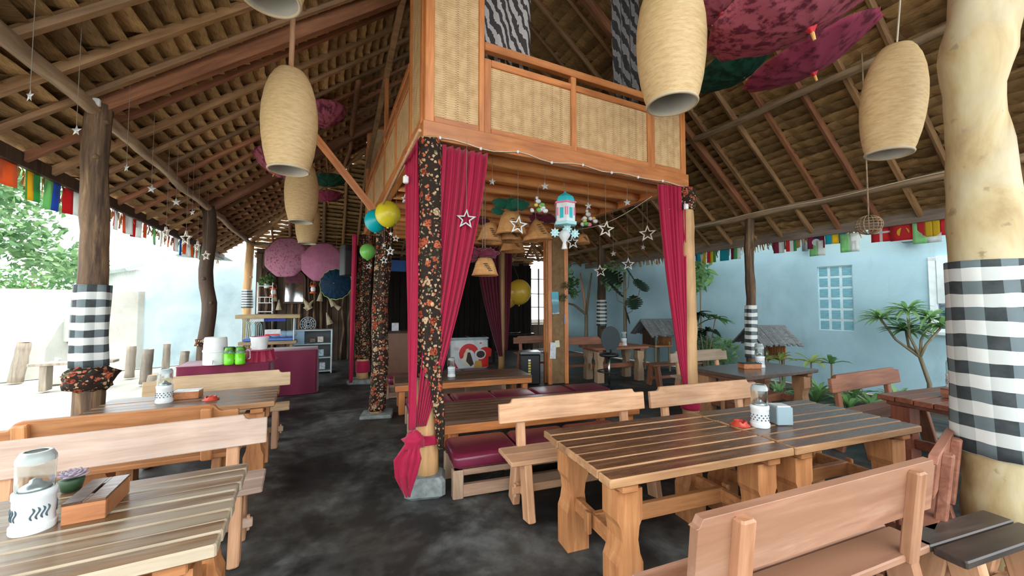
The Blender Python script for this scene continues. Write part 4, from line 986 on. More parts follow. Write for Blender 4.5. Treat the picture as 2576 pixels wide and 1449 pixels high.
# ---------------------------------------------------------------- hanging rattan lanterns
def roof_z(x, y):
    z = min(PLs(x), PRs(x), ZP + TP * (YB - y)); return z - .06
def hang_top(p):
    if LX0 - .03 < p[0] < LX1 + .03 and LY0 - .2 < p[1] < LY1: return 3.2 if p[1] > LY0 + .06 and LX0 + .06 < p[0] < LX1 - .06 else 3.16
    return roof_z(p[0], p[1]) + .19
LANT = N('lantern_rattan'); tc_ = LANT.n('ShaderNodeTexCoord'); sp_ = LANT.n('ShaderNodeSeparateXYZ'); LANT.l(tc_.outputs['UV'], sp_.inputs[0])
_u = LANT.math('MULTIPLY', sp_.outputs[0], 44.0); _par = LANT.math('MODULO', LANT.math('FLOOR', _u), 2.0)
_v = LANT.math('ADD', LANT.math('MULTIPLY', sp_.outputs[1], 95.0), LANT.math('MULTIPLY', _par, .5))
_h = LANT.math('ABSOLUTE', LANT.math('SINE', LANT.math('MULTIPLY', _v, pi))); _n = LANT.noise(LANT.coord('Object', (5, 5, 22)), 3, 4, .6)
_c = LANT.ramp(_n, [(.3, (.50, .33, .155)), (.52, (.60, .42, .21)), (.75, (.68, .50, .27))])
LANT.color(LANT.mix(LANT.ramp(_h, [(.02, (.8, .8, .8)), (.25, (0, 0, 0))]), _c, (.36, .22, .09))); LANT.bump(_h, .12, .003)
LANT = LANT.done(.6, 0, .3)
INNER = plain('lantern_lining', (.60, .56, .50), .8)
def lantern(label, loc, zt_hang, h=.92, r=.235, tilt=(0, 0), pole=False):
    """origin at the lower rim"""
    t = thing('rattan_lantern', label, 'lantern', loc)
    prof = [(.70, 0), (.80, .08), (.90, .20), (.97, .34), (1.0, .48), (.98, .62), (.90, .76), (.77, .88), (.60, .97), (.50, 1.0)]
    def rad(v):
        for i in range(len(prof) - 1):
            if prof[i][1] <= v <= prof[i + 1][1]:
                k = (v - prof[i][1]) / (prof[i + 1][1] - prof[i][1]); k = k * k * (3 - 2 * k) * .3 + k * .7; return prof[i][0] + (prof[i + 1][0] - prof[i][0]) * k
        return prof[-1][0]
    mb = MB(); mb.grid(lambda u, v: Vector((cos(2 * pi * u) * rad(v) * r, sin(2 * pi * u) * rad(v) * r, v * h)), 40, 30, wrap=True)
    o = mb.build('rattan_shade', LANT, t, True)
    mb = MB(); mb.lathe([(rad(v / 12) * r - .012, v / 12 * h + .002) for v in range(13)] + [(.02, h - .004)], 40); mb.build('shade_lining', INNER, o, True)
    mb = MB(); mb.lathe([(.012, h + .012), (.5 * r, h + .004), (.5 * r, h - .004)], 30); mb.build('shade_top', LANT, t, True)
    R = .70 * r; mb = MB(); mb.tube([(R * cos(a * pi / 18), R * sin(a * pi / 18), 0) for a in range(37)], .012, 8, cap=False); mb.build('rim_hoop', plain('lantern_hoop', (.52, .42, .28), .6), o, True)
    mb = MB(); top = zt_hang - loc[2]
    if pole: mb.tube([(.0, 0, h), (.005, .0, top)], [.022, .024], 8); mb.build('hanging_pole', W_PALEZ, t, True)
    else: mb.tube([(0, 0, h), (0, 0, max(top, h + .05))], .006, 6); mb.build('hanging_cord', WIRE, t)
    t.rotation_euler = (tilt[0], tilt[1], 0)
    return t
LXX = -.30
def lan_at(label, px, pyb, y=None, dep=None, **k):
    p = PY(px, pyb, y) if y is not None else PD(px, pyb, dep)
    return lantern(label, p, roof_z(p.x, p.y) - .05, **k)
lan_at('tall barrel rattan lantern on a wooden hanging pole over the aisle', 726, 428, y=4.07, pole=True)
lan_at('rattan lantern second along the aisle just behind the pole-hung one', 757, 558, y=6.7)
lan_at('furthest and dimmest rattan lantern along the aisle', 773, 612, y=9.0)
lan_at('rattan lantern of which only the pale lower rim shows under the roof', 680, -6, y=2.75)
lan_at('large rattan lantern hanging in front of the loft railing corner', 1690, 262, dep=2.75)
lan_at('rattan lantern hanging between the pink parasol and the peeled trunk post', 2236, 386, dep=2.95, h=.80, r=.192, tilt=(radians(4), radians(3)))
# ---------------------------------------------------------------- parasols
def para_mat(name, a, b, sc=14, th=.5):
    m = N(name); n = m.noise(m.coord('Object', (1, 1, 1)), sc, 4, .6); m.color(m.ramp(n, [(th - .06, b), (th + .06, a)]))
    mat = m.done(.7, 0, .2); tr = m.n('ShaderNodeBsdfTranslucent'); tr.inputs[0].default_value = a + (1,); ms = m.n('ShaderNodeMixShader'); ms.inputs[0].default_value = .35
    m.l(m.b.outputs[0], ms.inputs[1]); m.l(tr.outputs[0], ms.inputs[2]); m.l(ms.outputs[0], m.out.inputs[0]); return mat
PINKF = para_mat('pink_floral_parasol', (.56, .15, .21), (.15, .035, .06), 15, .46); PINKD = para_mat('dull_pink_parasol', (.42, .07, .13), (.16, .03, .05), 11, .44)
GREENP = para_mat('dark_green_parasol', (.02, .09, .05), (.01, .04, .025)); LILAC = para_mat('lilac_pink_parasol', (.55, .22, .34), (.50, .18, .30)); LILACF = para_mat('flecked_pink_parasol', (.58, .27, .38), (.30, .07, .14), 20, .42)
BLUEP = para_mat('dark_blue_parasol', (.012, .05, .10), (.01, .03, .06)); REDK = plain('red_tassel_cloth', (.62, .02, .035), .6); GOLD = plain('gold_ferrule', (.62, .34, .08), .4)
def parasol(label, tip, axis, r, mat, hang_z=None, n=12, depth=.22, tipk=True, group=None, rim=None, name='parasol', hs=None):
    """canopy opens from the tip along axis"""
    t = thing(name, label, 'umbrella', tip, group=group); ax = Vector(axis).normalized(); q = Vector((0, 0, 1)).rotation_difference(ax); t.rotation_euler = q.to_euler()
    def fn(u, v):
        a = 2 * pi * u; k = (u * n) % 1.0; sc = 1 - .045 * sin(pi * k) * v
        rr_ = r * v * sc; return Vector((rr_ * cos(a), rr_ * sin(a), .05 + depth * (v ** 1.7) + .012 * sin(pi * k) * v))
    mb = MB(); mb.grid(fn, n * 6, 10, wrap=True); o = mb.build('canopy', mat, t, True); s_ = o.modifiers.new('thick', 'SOLIDIFY'); s_.thickness = .003
    for k in range(n):
        a = 2 * pi * k / n; P = [Vector((r * v * cos(a), r * v * sin(a), .056 + depth * (v ** 1.7))) for v in (0, .25, .5, .75, 1)]; mb = MB(); mb.tube(P, .004, 5); mb.build('rib', W_HONEYX, o)
    mb = MB(); mb.tube([(0, 0, .05), (0, 0, depth + .5)], .010, 8); mb.build('shaft', W_HONEYX, t)
    if tipk:
        mb = MB(); mb.lathe([(.012, .02), (.022, .04), (.05, .075), (.055, .09), (.03, .085), (.001, .08)], 18)
        for i in range(len(mb.v)):
            v = Vector(mb.v[i]); a = atan2(v.y, v.x); mb.v[i] = (v.x * (1 + .18 * cos(4 * a)), v.y * (1 + .18 * cos(4 * a)), v.z)
        mb.build('tip_cloth', REDK, t, True); mb = MB(); mb.tube([(0, 0, -.03), (0, 0, .03)], [.009, .013], 8); mb.build('ferrule', GOLD, t)
    if rim:
        mb = MB(); mb.tube([fn(i / 48, 1.0) for i in range(49)], .008, 6, cap=False); mb.build('rim_edge', rim, t)
    if hang_z:
        inv = q.inverted(); a_ = ax * (depth + .5) if hs is None else Vector(hs); e_ = Vector((a_.x, a_.y, hang_z - tip[2])); mb = MB(); mb.tube([inv @ a_, inv @ ((a_ + e_) / 2), inv @ e_], .003, 5); mb.build('hanging_string', STRINGM, t)
    return t
def par_at(label, px, py, dep, axis, r, mat, **k):
    p = PD(px, py, dep); a_ = Vector(axis).normalized() * (k.get('depth', .22) + .5); return parasol(label, p, axis, r, mat, hang_z=roof_z(p.x + a_.x, p.y + a_.y) + .05, **k)
par_at('big pink floral parasol with heart-shaped red tip hanging upside down', 2046, 90, 2.55, (-.22, .12, 1), .60, PINKF, depth=.20)
par_at('pink floral parasol touching the large lantern, hanging upside down', 1822, 48, 3.45, (-.15, .1, 1), .50, PINKF, depth=.18)
par_at('dim pink parasol with small red tip below the big floral one', 2052, 196, 3.7, (-.32, .15, 1), .56, PINKD, depth=.18)
par_at('dark green parasol in the shade behind the large lantern', 1878, 205, 4.3, (-.3, .3, 1), .46, GREENP, tipk=False, depth=.2)
par_at('small pink parasol high beside the tall barrel lantern', 822, 322, 6.3, (-.25, .2, 1), .38, PINKF, tipk=False, depth=.2)
par_at('small pink parasol half hidden behind the tall barrel lantern', 688, 440, 6.2, (.35, .3, 1), .40, PINKF, depth=.18)
par_at('small dark green parasol in the shade over the aisle', 828, 474, 7.6, (-.1, .1, 1), .34, GREENP, tipk=False, depth=.12)
par_at('dim pink parasol under the small green one', 826, 512, 8.9, (-.1, .1, 1), .34, PINKD, depth=.14)
def face_par(label, px, py, y, r, mat, ax=(-.35, -1, .1), **k):
    p = PY(px, py, y); a = Vector(ax).normalized(); tp_ = p + a * .1; h_ = -a * .2 + Vector((0, 0, r * .97)); return parasol(label, tp_, -a, r, mat, tipk=False, depth=.16, hang_z=roof_z(tp_.x + h_.x, tp_.y + h_.y) + .08, hs=h_, **k)
face_par('flecked pink parasol hung open above the arched mirror', 714, 644, 11.7, .56, LILACF, n=8)
face_par('plain dusky pink parasol hung open next to the flecked one', 805, 656, 10.9, .525, LILAC, n=8)
face_par('dark blue round parasol with bright rim hung low by the pink ones', 841, 713, 10.1, .38, BLUEP, n=16, rim=plain('rainbow_rim', (.30, .36, .10), .6, var=.7, scale=3))
# ---------------------------------------------------------------- balloons
def balloon(label, px, py, rp, y, c, dirv=(0, 0, -1)):
    p = PY(px, py, y); dep = (p - CAM).dot(fw); r = rp / F * dep
    t = thing('balloon', label, 'balloon', p); mat = plain('balloon_' + label.split()[0], c, .3, var=.04, spec=.5, **{'Subsurface Weight': .2})
    mb = MB(); mb.sphere((0, 0, 0), r, 28, 18, (1, 1, 1.08))
    for i in range(len(mb.v)):
        v = mb.v[i]
        if v[2] < 0: k = 1 - .10 * (v[2] / r) ** 2; mb.v[i] = (v[0] * k, v[1] * k, v[2])
    mb.build('balloon_skin', mat, t, True); mb = MB(); mb.lathe([(.012, -r * 1.06), (.02, -r * 1.17), (.001, -r * 1.12)], 10); mb.build('knot', mat, t, True)
    mb = MB(); mb.tube([(0, 0, -r * 1.1), (.03, .08, 0), (.02, .1, r * 1.3), (min(max(p.x, LX0), LX1) - p.x, min(max(p.y, LY0), LY1) - p.y, 3.16 - p.z)], .003, 5); mb.build('string', STRINGM, t); return t
balloon('turquoise balloon beside the yellow balloon', 945, 556, 27, 5.55, (.0, .42, .48)); balloon('yellow balloon overlapping the turquoise one', 976, 539, 31, 5.3, (.72, .62, .03))
balloon('lime green balloon hanging by the furthest aisle post', 925, 633, 19, 8.3, (.20, .60, .12))
balloon('gold balloon largest of the cluster in the dark kitchen', 1306, 735, 30, 9.4, (.62, .40, .04)); balloon('amber balloon lower in the gold cluster', 1278, 752, 22, 9.6, (.50, .33, .04)); balloon('olive balloon partly hidden behind the gold cluster', 1268, 722, 18, 9.9, (.36, .27, .05))
# ---------------------------------------------------------------- stars
def star_poly(R, k=.42, n=5): return [(R * (1 if i % 2 == 0 else k) * sin(pi * i / n), R * (1 if i % 2 == 0 else k) * cos(pi * i / n)) for i in range(2 * n)]
MZ = Matrix(((1, 0, 0, 0), (0, 0, -1, 0), (0, 1, 0, 0), (0, 0, 0, 1)))
def star(label, p, R, ztop, outline=False, mat=None, rz=None, group=None, rnd=random.Random(5)):
    ztop = hang_top(p)
    t = thing('hanging_star', label, 'star', p, 0, group); mat = mat or SILVER
    rz = rnd.uniform(-.5, .3) if rz is None else rz; tl = rnd.uniform(-.15, .15)
    if outline:
        a = star_poly(R); b = star_poly(R * .68); n = 10; mb = MB()
        vs = [MZ @ Vector((x, y, s * .012)) for s in (-1, 1) for x, y in a] + [MZ @ Vector((x, y, s * .012)) for s in (-1, 1) for x, y in b]
        fs = []
        for i in range(n):
            j = (i + 1) % n; fs += [(i, j, 2 * n + j, 2 * n + i), (n + j, n + i, 3 * n + i, 3 * n + j), (j, i, n + i, n + j), (2 * n + i, 2 * n + j, 3 * n + j, 3 * n + i)]
        mb.add(vs, fs); o = mb.build('star_frame', mat, t)
    else:
        a = star_poly(R, .42); mb = MB(); vs = [MZ @ Vector((x, y, 0)) for x, y in a] + [MZ @ Vector((0, 0, R * .16)), MZ @ Vector((0, 0, -R * .16))]
        fs = [];
        for i in range(10): j = (i + 1) % 10; fs += [(i, j, 10), (j, i, 11)]
        mb.add(vs, fs); o = mb.build('star_body', mat, t)
    o.rotation_euler = (0, tl, rz - YAW)
    mb = MB(); mb.tube([(0, 0, R * .95), (0, 0, max(R + .05, ztop - p[2]))], .0018, 5); mb.build('string', STRINGM, t)
    return t
WOODSTAR = plain('pale_wood_star', (.55, .50, .42), .6)
G1 = 'stars hanging from the loft edge'
for i, (px, py, s, o, y) in enumerate([(1173, 552, 26, 1, 3.34), (1303, 567, 25, 1, 3.75), (1524, 577, 22, 1, 3.7), (1629, 588, 22, 1, 3.7), (1722, 602, 24, 1, 3.41), (1440, 610, 18, 1, 4.4), (1510, 682, 17, 1, 5.6), (1580, 665, 17, 1, 5.2)]):
    p = PY(px, py, y); dep = (p - CAM).dot(fw)
    lab = ['open silver star in front of the crimson near curtain', 'open silver star in front of the basket lampshades', 'open wooden star beneath the loft beside the wire of lights', 'open wooden star next to the swept crimson curtain', 'open wooden star against the smooth tan post', 'open white star dangling under the paper mosque lantern', 'open wooden star before the banded rear post', 'open silver star in front of the rear garden leaves'][i]
    star(lab, p, s / F * dep, 3.12, True, SILVER if i in (0, 1, 5, 7) else WOODSTAR)
for i, (px, py, s, y) in enumerate([(1096, 430, 11, 3.405), (1238, 457, 10, 3.7), (1371, 468, 11, 3.7), (1480, 518, 10, 3.8), (1578, 509, 10, 3.7), (1678, 528, 8, 3.41), (1543, 638, 8, 4.6), (1618, 622, 8, 4.2), (1252, 1500, 8, 4)]):
    if py > 1449: continue
    p = PY(px, py, y); dep = (p - CAM).dot(fw); lab = ['small silver star in front of the near batik post', 'small silver star below the loft next to the near curtain', 'small silver star under the middle of the loft edge', 'small silver star just above the flower bunch', 'small silver star on the thread beside the swept curtain', 'tiny silver star on the swept crimson curtain', 'tiny silver star below the wooden stars', 'tiny silver star under the star by the swept curtain'][i]
    star(lab, p, s / F * dep, 3.12)
GL = 'stars strung along the sand-side roof edge'
for px, py, s in [(75, 241, 17), (192, 328, 15), (318, 422, 12), (381, 475, 12), (443, 508, 11), (484, 534, 9)]:
    p = PX(px, py, -1.62); dep = (p - CAM).dot(fw); star('small white star strung under the sand-side thatch', p, s / F * dep, roof_z(p.x, p.y) + .1, group=GL)
for i, (px, py, s) in enumerate([(418, 585, 15), (468, 600, 20), (497, 620, 14), (519, 643, 13)]):
    p = PX(px, py, -1.7); dep = (p - CAM).dot(fw); star('open wooden star strung by the dark knotted post', p, s / F * dep, roof_z(p.x, p.y) + .1, True, WOODSTAR, group='open stars by the dark knotted post')
for i, (px, py, s, o) in enumerate([(983, 588, 6, 0), (982, 632, 12, 1), (966, 655, 10, 1), (966, 617, 6, 0), (996, 600, 9, 1), (1020, 500, 12, 1), (1028, 455, 7, 0)]):
    p = PX(px, py, .78); dep = (p - CAM).dot(fw); star('white star on the thread bunch beside the near curtain', p, s / F * dep, 3.12, bool(o), WHITE, group='white stars beside the near curtain')
for i, (px, py, s) in enumerate([(905, 655, 8), (912, 690, 9), (897, 690, 8), (928, 670, 8)]):
    p = PX(px, py, .78); dep = (p - CAM).dot(fw); star('white star by the furthest aisle post', p, s / F * dep, 3.1, True, WHITE, group='white stars by the furthest post')
# small white night lights clipped to posts
for lab, px, py, mk in (('small white clip lamp on the checked bark post', 247, 275, lambda a, b: PX(a, b, XL + .0) + Vector((.05, -.16, 0))), ('small white clip lamp at the top of the smooth tan post', 1726, 520, lambda a, b: PY(a, b, 3.28)), ('small white clip lamp beside the near curtain', 1021, 452, lambda a, b: PX(a, b, .66))):
    t = thing('clip_lamp', lab, 'lamp', mk(px, py)); obox('lamp_body', WHITE, t, (0, 0, 0), (.05, .04, .07), .008); obox('clip', STEEL, t, (0, .025, .04), (.02, .03, .02), .003)
# ---------------------------------------------------------------- string of lights on the loft beam
def wire(label, pts, n=6, r=.005, bulbs=0, name='light_string'):
    t = thing(name, label, 'light string', pts[0]); P = [Vector(p) - Vector(pts[0]) for p in pts]
    mb = MB(); mb.tube(P, r, 6); mb.build('cable', WIRE, t, True)
    for k in range(bulbs):
        i = k * (len(P) - 1) / max(1, bulbs - 1); j = min(int(i), len(P) - 2); c = P[j].lerp(P[j + 1], i - j); mb = MB(); mb.sphere((0, 0, 0), .014, 8, 6, (1, 1, 1.2)); o = mb.build('bulb', WHITE, t, True); o.location = c + Vector((0, -.008, -.005))
    return t
pts = []
for i in range(25):
    u = i / 24; x = .92 + (4.08 - .92) * u; pts.append((x, LY0 - .065, 3.14 - .02 * abs(sin(u * 12)) + .015 * sin(u * 30)))
wire('white light string clipped along the lower loft beam', pts, bulbs=9)
A_ = PY(1640, 494, 3.6); B_ = PY(1445, 578, 5.2); wire('sagging light string running from the loft beam to the mosque lantern', [A_.lerp(B_, i / 10) + Vector((0, 0, -.10 * sin(pi * i / 10))) for i in range(11)], bulbs=0)
C1 = Vector((XR - .075, 6.2, 3.37)); D1 = Vector((XR - .075, 1.6, 3.37))
wire('thin light wire running along the roof plate by the blue wall', [C1.lerp(D1, i / 12) + Vector((0, 0, -.02 * sin(pi * i / 3))) for i in range(13)], r=.006)
# ---------------------------------------------------------------- basket lampshades, bows, flowers, paper lantern
BASK = weave('bamboo_basket', (.52, .25, .085), (.68, .37, .14), 12, 60, axis='xz', gap=(.20, .085, .03))
def basket(label, px, py, wpx, y, hk=.72, tk=.55, tilt=0, hang=3.2, cone=False):
    p = PY(px, py, y); dep = (p - CAM).dot(fw); r = wpx / 2 / F * dep; h = r * 2 * hk
    t = thing('basket_lampshade', label, 'lampshade', p); t.rotation_euler = (0, tilt, 0)
    pr = [(r, 0), (r * 1.02, h * .04), (r * .97, h * .12), (r * (.06 if cone else tk) + (r * .97 - r * (.06 if cone else tk)) * .45, h * .7), (r * (.06 if cone else tk), h)]
    mb = MB(); mb.lathe(pr + [(.01, h)], 28); mb.lathe([(a - .008, b) for a, b in pr], 28); mb.build('basket_shade', BASK, t, True)
    mb = MB(); mb.tube([(r * cos(a * pi / 12), r * sin(a * pi / 12), 0) for a in range(25)], .010, 6, cap=False); mb.build('rim_hoop', W_HONEYX, t, True)
    mb = MB(); mb.tube([(0, 0, h), (0, 0, max(h + .03, hang - p.z))], .004, 5); mb.build('cord', STRINGM, t)
    # dark twill slashes woven up one side
    mb = MB()
    for k in range(5):
        a = -1.9 + .10 * k; zz = h * (.62 - .10 * k); rr_ = r * (.99 - .22 * zz / h * (1 if cone else .9)); c = Vector((cos(a) * rr_ * 1.0, sin(a) * rr_ * 1.0, zz)); mb.box(c, (.05, .006, .010), Matrix.Rotation(a + pi / 2, 3, 'Z'))
    mb.build('dark_slashes', W_DARK, t); return t
basket('wide open basket lampshade under the green bow', 1286, 590, 76, 4.75)
basket('basket lampshade half hidden left of the green bowed one', 1232, 608, 62, 5.0, tilt=.1)
basket('squat basket lampshade below the green bowed one', 1284, 606, 66, 4.95, hk=.45)
basket('pointed cone basket lampshade beside the mosque lantern', 1352, 604, 72, 4.7, cone=True, hk=.75, tilt=-.08)
basket('dim basket lampshade lowest behind the cluster', 1290, 632, 62, 5.6, hk=.55)
basket('basket lampshade hanging under the maroon bow', 1220, 692, 64, 4.4, hk=.66)
basket('dim basket lampshade in the shade past the mosque lantern', 1466, 612, 36, 6.2, hk=.6)
def bow(label, px, py, wpx, y, mat, seed, name='tulle_bow', sc=(1, .6, .55)):
    p = PY(px, py, y); dep = (p - CAM).dot(fw); r = wpx / 2 / F * dep; t = thing(name, label, 'bow', p)
    for k, (dx, dz, s) in enumerate(((-.55, 0, .55), (.5, -.05, .6), (0, .1, .42), (-.75, -.45, .38), (.15, -.12, .5))):
        mb = MB(); mb.sphere((0, 0, 0), r * s, 26, 16, sc)
        for i in range(len(mb.v)):
            v = Vector(mb.v[i]); n = mnoise.noise(v * (2.2 / r) + Vector((seed + k, 0, 0))); mb.v[i] = tuple(v * (1 + .45 * n + .12 * sin(atan2(v.z, v.x) * 9)))
        o = mb.build('ruffle', mat, t, True); o.location = (dx * r * cos(YAW), -dx * r * sin(YAW), dz * r)
    mb = MB(); mb.tube([(0, 0, 0), (0, 0, 3.12 - p.z)], .004, 5); mb.build('string', STRINGM, t)
    return t
bow('ruffled green tulle bow above the wide basket lampshade', 1286, 512, 84, 4.72, cloth('green_tulle', (.01, .16, .09), .7, .3), 3)
DKM = cloth('maroon_tulle', (.14, .008, .03), .55, .15)
bow('shiny maroon bow above the lowest basket lampshade', 1214, 636, 74, 4.38, DKM, 9); bow('dark maroon bow behind the flower bunch', 1368, 548, 66, 5.1, DKM, 12); bow('dark maroon bow in the shade behind the left basket', 1206, 556, 50, 5.5, DKM, 15)
TURQ = plain('turquoise_paper', (.03, .50, .56), .6); PAPW = plain('white_card', (.72, .76, .76), .6); PINKP = plain('pink_card', (.72, .22, .32), .6); CYANP = plain('pale_cyan_card', (.40, .72, .74), .6)
p = PY(1422, 568, 3.95); dep = (p - CAM).dot(fw); s_ = 1 / F * dep
t = thing('paper_lantern', 'turquoise and white paper lantern shaped like a little mosque', 'lantern', p, -YAW)
hexa = lambda R: [(R * cos(pi / 6 + k * pi / 3), R * sin(pi / 6 + k * pi / 3)) for k in range(6)]
mb = MB(); mb.prism(hexa(30 * s_), 8 * s_, Matrix.Translation((0, 0, 4 * s_))); mb.build('plinth', CYANP, t)
mb = MB(); mb.prism(hexa(26 * s_), 46 * s_, Matrix.Translation((0, 0, 31 * s_))); mb.build('body', PAPW, t)
mb = MB(); mb.prism(hexa(30 * s_), 4 * s_, Matrix.Translation((0, 0, 56 * s_))); mb.build('cornice', PINKP, t)
mb = MB(); mb.lathe([(24 * s_, 58 * s_), (24 * s_, 64 * s_), (21 * s_, 72 * s_), (13 * s_, 78 * s_), (4 * s_, 83 * s_), (1.5 * s_, 88 * s_), (.001, 88 * s_)], 6, R=Matrix.Rotation(pi / 6, 3, 'Z')); mb.build('dome', TURQ, t)
for k in range(6):
    a = k * pi / 3; R = 26 * s_ * cos(pi / 6); Rz = Matrix.Rotation(a + pi / 2, 3, 'Z')
    def pane(mat, dx, dz, w_, h_, name):
        mb = MB(); c = Rz @ Vector((dx * s_, -R - .003, 0)) ; c = Vector((cos(a) * (R + .003), sin(a) * (R + .003), 0)) + Vector((-sin(a), cos(a), 0)) * dx * s_; mb.box((c.x, c.y, dz * s_), (w_ * s_, .006, h_ * s_), Rz); mb.build(name, mat, t)
    pane(TURQ, 0, 29, 9, 26, 'window_pane'); pane(PINKP, 10.5, 33, 3, 20, 'side_stripe'); pane(PINKP, -10.5, 33, 3, 20, 'side_stripe')
mb = MB(); mb.tube([(0, 0, 88 * s_), (0, 0, 3.12 - p.z)], .003, 5); mb.build('string', STRINGM, t)
def flower_star(lab, px, py, R, y, mat, n=8):
    p = PY(px, py, y); dep = (p - CAM).dot(fw); t = thing('paper_flower', lab, 'ornament', p, -YAW, 'cyan paper flowers')
    mb = MB(); mb.prism(star_poly(R / F * dep, .6, n), .012, MZ); mb.build('petals', mat, t); mb = MB(); mb.sphere((0, -.008, 0), R * .3 / F * dep, 10, 6, (1, .4, 1)); mb.build('flower_centre', PAPW, t, True); mb = MB(); mb.tube([(0, 0, 0), (0, 0, max(.02, PY(1422, 568, y).z - p.z))], .002, 4); mb.build('string', STRINGM, t)
for px, py in ((1396, 585), (1427, 576), (1446, 588)): flower_star('pale cyan paper flower under the mosque lantern', px, py, 13, 3.93, CYANP)
p = PY(1420, 628, 3.95); dep = (p - CAM).dot(fw); s_ = dep / F; t = thing('paper_vase', 'white paper vase ornament hanging below the cyan flowers', 'ornament', p, -YAW); mb = MB(); mb.lathe([(.001, 0), (8 * s_, 2 * s_), (6 * s_, 8 * s_), (4 * s_, 18 * s_), (9 * s_, 26 * s_), (15 * s_, 36 * s_), (13 * s_, 44 * s_), (5 * s_, 50 * s_), (.001, 50 * s_)], 16); mb.build('vase_body', PAPW, t, True); mb = MB(); mb.tube([(0, 0, 50 * s_), (0, 0, 3.2 - p.z)], .003, 5); mb.build('string', STRINGM, t)
def flower_bunch(lab, px, py, y, seed):
    p = PY(px, py, y); dep = (p - CAM).dot(fw); s_ = dep / F; rnd = random.Random(seed); t = thing('flower_bunch', lab, 'ornament', p)
    cols = [PAPW, PAPW, PINKP, plain('yellow_petal', (.72, .58, .12), .6), plain('lime_leaf', (.12, .45, .10), .6), PAPW]
    for k in range(11):
        mb = MB(); mb.sphere((0, 0, 0), rnd.uniform(5, 8) * s_, 8, 6, (1, .7, .7)); o = mb.build('petal', cols[k % 6], t, True); o.location = rr * (rnd.uniform(-17, 17) * s_) + Vector((0, rnd.uniform(-6, 6) * s_, rnd.uniform(-9, 9) * s_))
    mb = MB(); mb.sphere((0, 0, 18 * s_), 6 * s_, 10, 8, (1.3, .8, .9)); mb.sphere((-4 * s_, 0, 26 * s_), 4 * s_, 8, 6); o = mb.build('bird_figure', PAPW, t, True)
    mb = MB(); mb.tube([(0, 0, 0), (0, 0, 3.12 - p.z)], .003, 5); mb.build('string', STRINGM, t)
flower_bunch('bird and flower bunch hanging next to the green bow', 1354, 524, 4.1, 2); flower_bunch('bird and flower bunch hanging on the sagging light string', 1480, 557, 4.3, 5)
# rattan ball lamp
p = PD(2186, 566, 4.6); t = thing('rattan_ball', 'woven rattan ball lamp hanging under the eave by the flags', 'lamp', p); R = .125
for k in range(9):
    a = k * pi / 9; mb = MB(); mb.tube([(R * sin(b * pi / 12) * cos(a), R * sin(b * pi / 12) * sin(a), R * .9 * cos(b * pi / 12)) for b in range(25)], .005, 5, cap=False); mb.build('hoop', W_LOGH, t)
for zz in (-.6, -.3, 0, .3, .6): mb = MB(); q = R * sqrt(1 - zz * zz); mb.tube([(q * cos(b * pi / 10), q * sin(b * pi / 10), R * .9 * zz) for b in range(21)], .005, 5, cap=False); mb.build('hoop', W_LOGH, t)
mb = MB(); mb.tube([(0, 0, R * .9), (0, 0, roof_z(p.x, p.y) - p.z)], .008, 5); mb.build('cord', W_LOGH, t)
# ---------------------------------------------------------------- bunting flags
FC = {k: cloth('flag_' + k, c, .7, .45) for k, c in dict(red=(.55, .03, .04), yellow=(.70, .50, .03), aqua=(.02, .36, .42), black=(.02, .02, .02), white=(.70, .72, .70), green=(.10, .42, .14), navy=(.04, .05, .16), lime=(.30, .58, .28), blue=(.04, .14, .45), orange=(.68, .20, .05), maroon=(.25, .02, .06)).items()}
def flag(lab, p, w_, h_, cols, rz, orient='v', disc=None, cross=None, group=None, seed=0):
    t = thing('bunting_flag', lab, 'flag', p, rz, group); n = len(cols); rnd = random.Random(seed)
    for i, c in enumerate(cols):
        def fn(u, v, i=i):
            uu, vv = ((i + u) / n, v) if orient == 'v' else (u, (i + v) / n)
            return Vector(((uu - .5) * w_, .015 * sin(uu * 5 + seed) + .012 * vv * sin(seed * 2), -vv * h_))
        mb = MB(); mb.grid(fn, 4, 6); o = mb.build('stripe', FC[c], t, True); s_ = o.modifiers.new('thick', 'SOLIDIFY'); s_.thickness = .002
    if disc: mb = MB(); mb.lathe([(.001, -.004), (w_ * .24, -.004), (w_ * .24, .004), (.001, .004)], 18, c=(0, -.012, -h_ / 2), R=Matrix.Rotation(pi / 2, 3, 'X')); mb.build('emblem', FC[disc], t)
    if cross:
        mb = MB(); mb.box((0, -.016, -h_ * .38), (w_, .006, h_ * .12)); mb.build('cross_bar', FC[cross], t); mb = MB(); mb.box((0, -.016, -h_ / 2), (w_ * .14, .006, h_)); mb.build('cross_bar', FC[cross], t)
    return t
XE = XR + EO + .02
def rflag(lab, px, py, wp, hp, cols, **k):
    p = PX(px, py, XE); dep = (p - CAM).dot(fw); p = Vector((XE, p.y, min(p.z, ZP - TP * EO - .08))); return flag(lab, p, wp / F * dep * 1.25, hp / F * dep, cols, -pi / 2 + radians(12), **k)
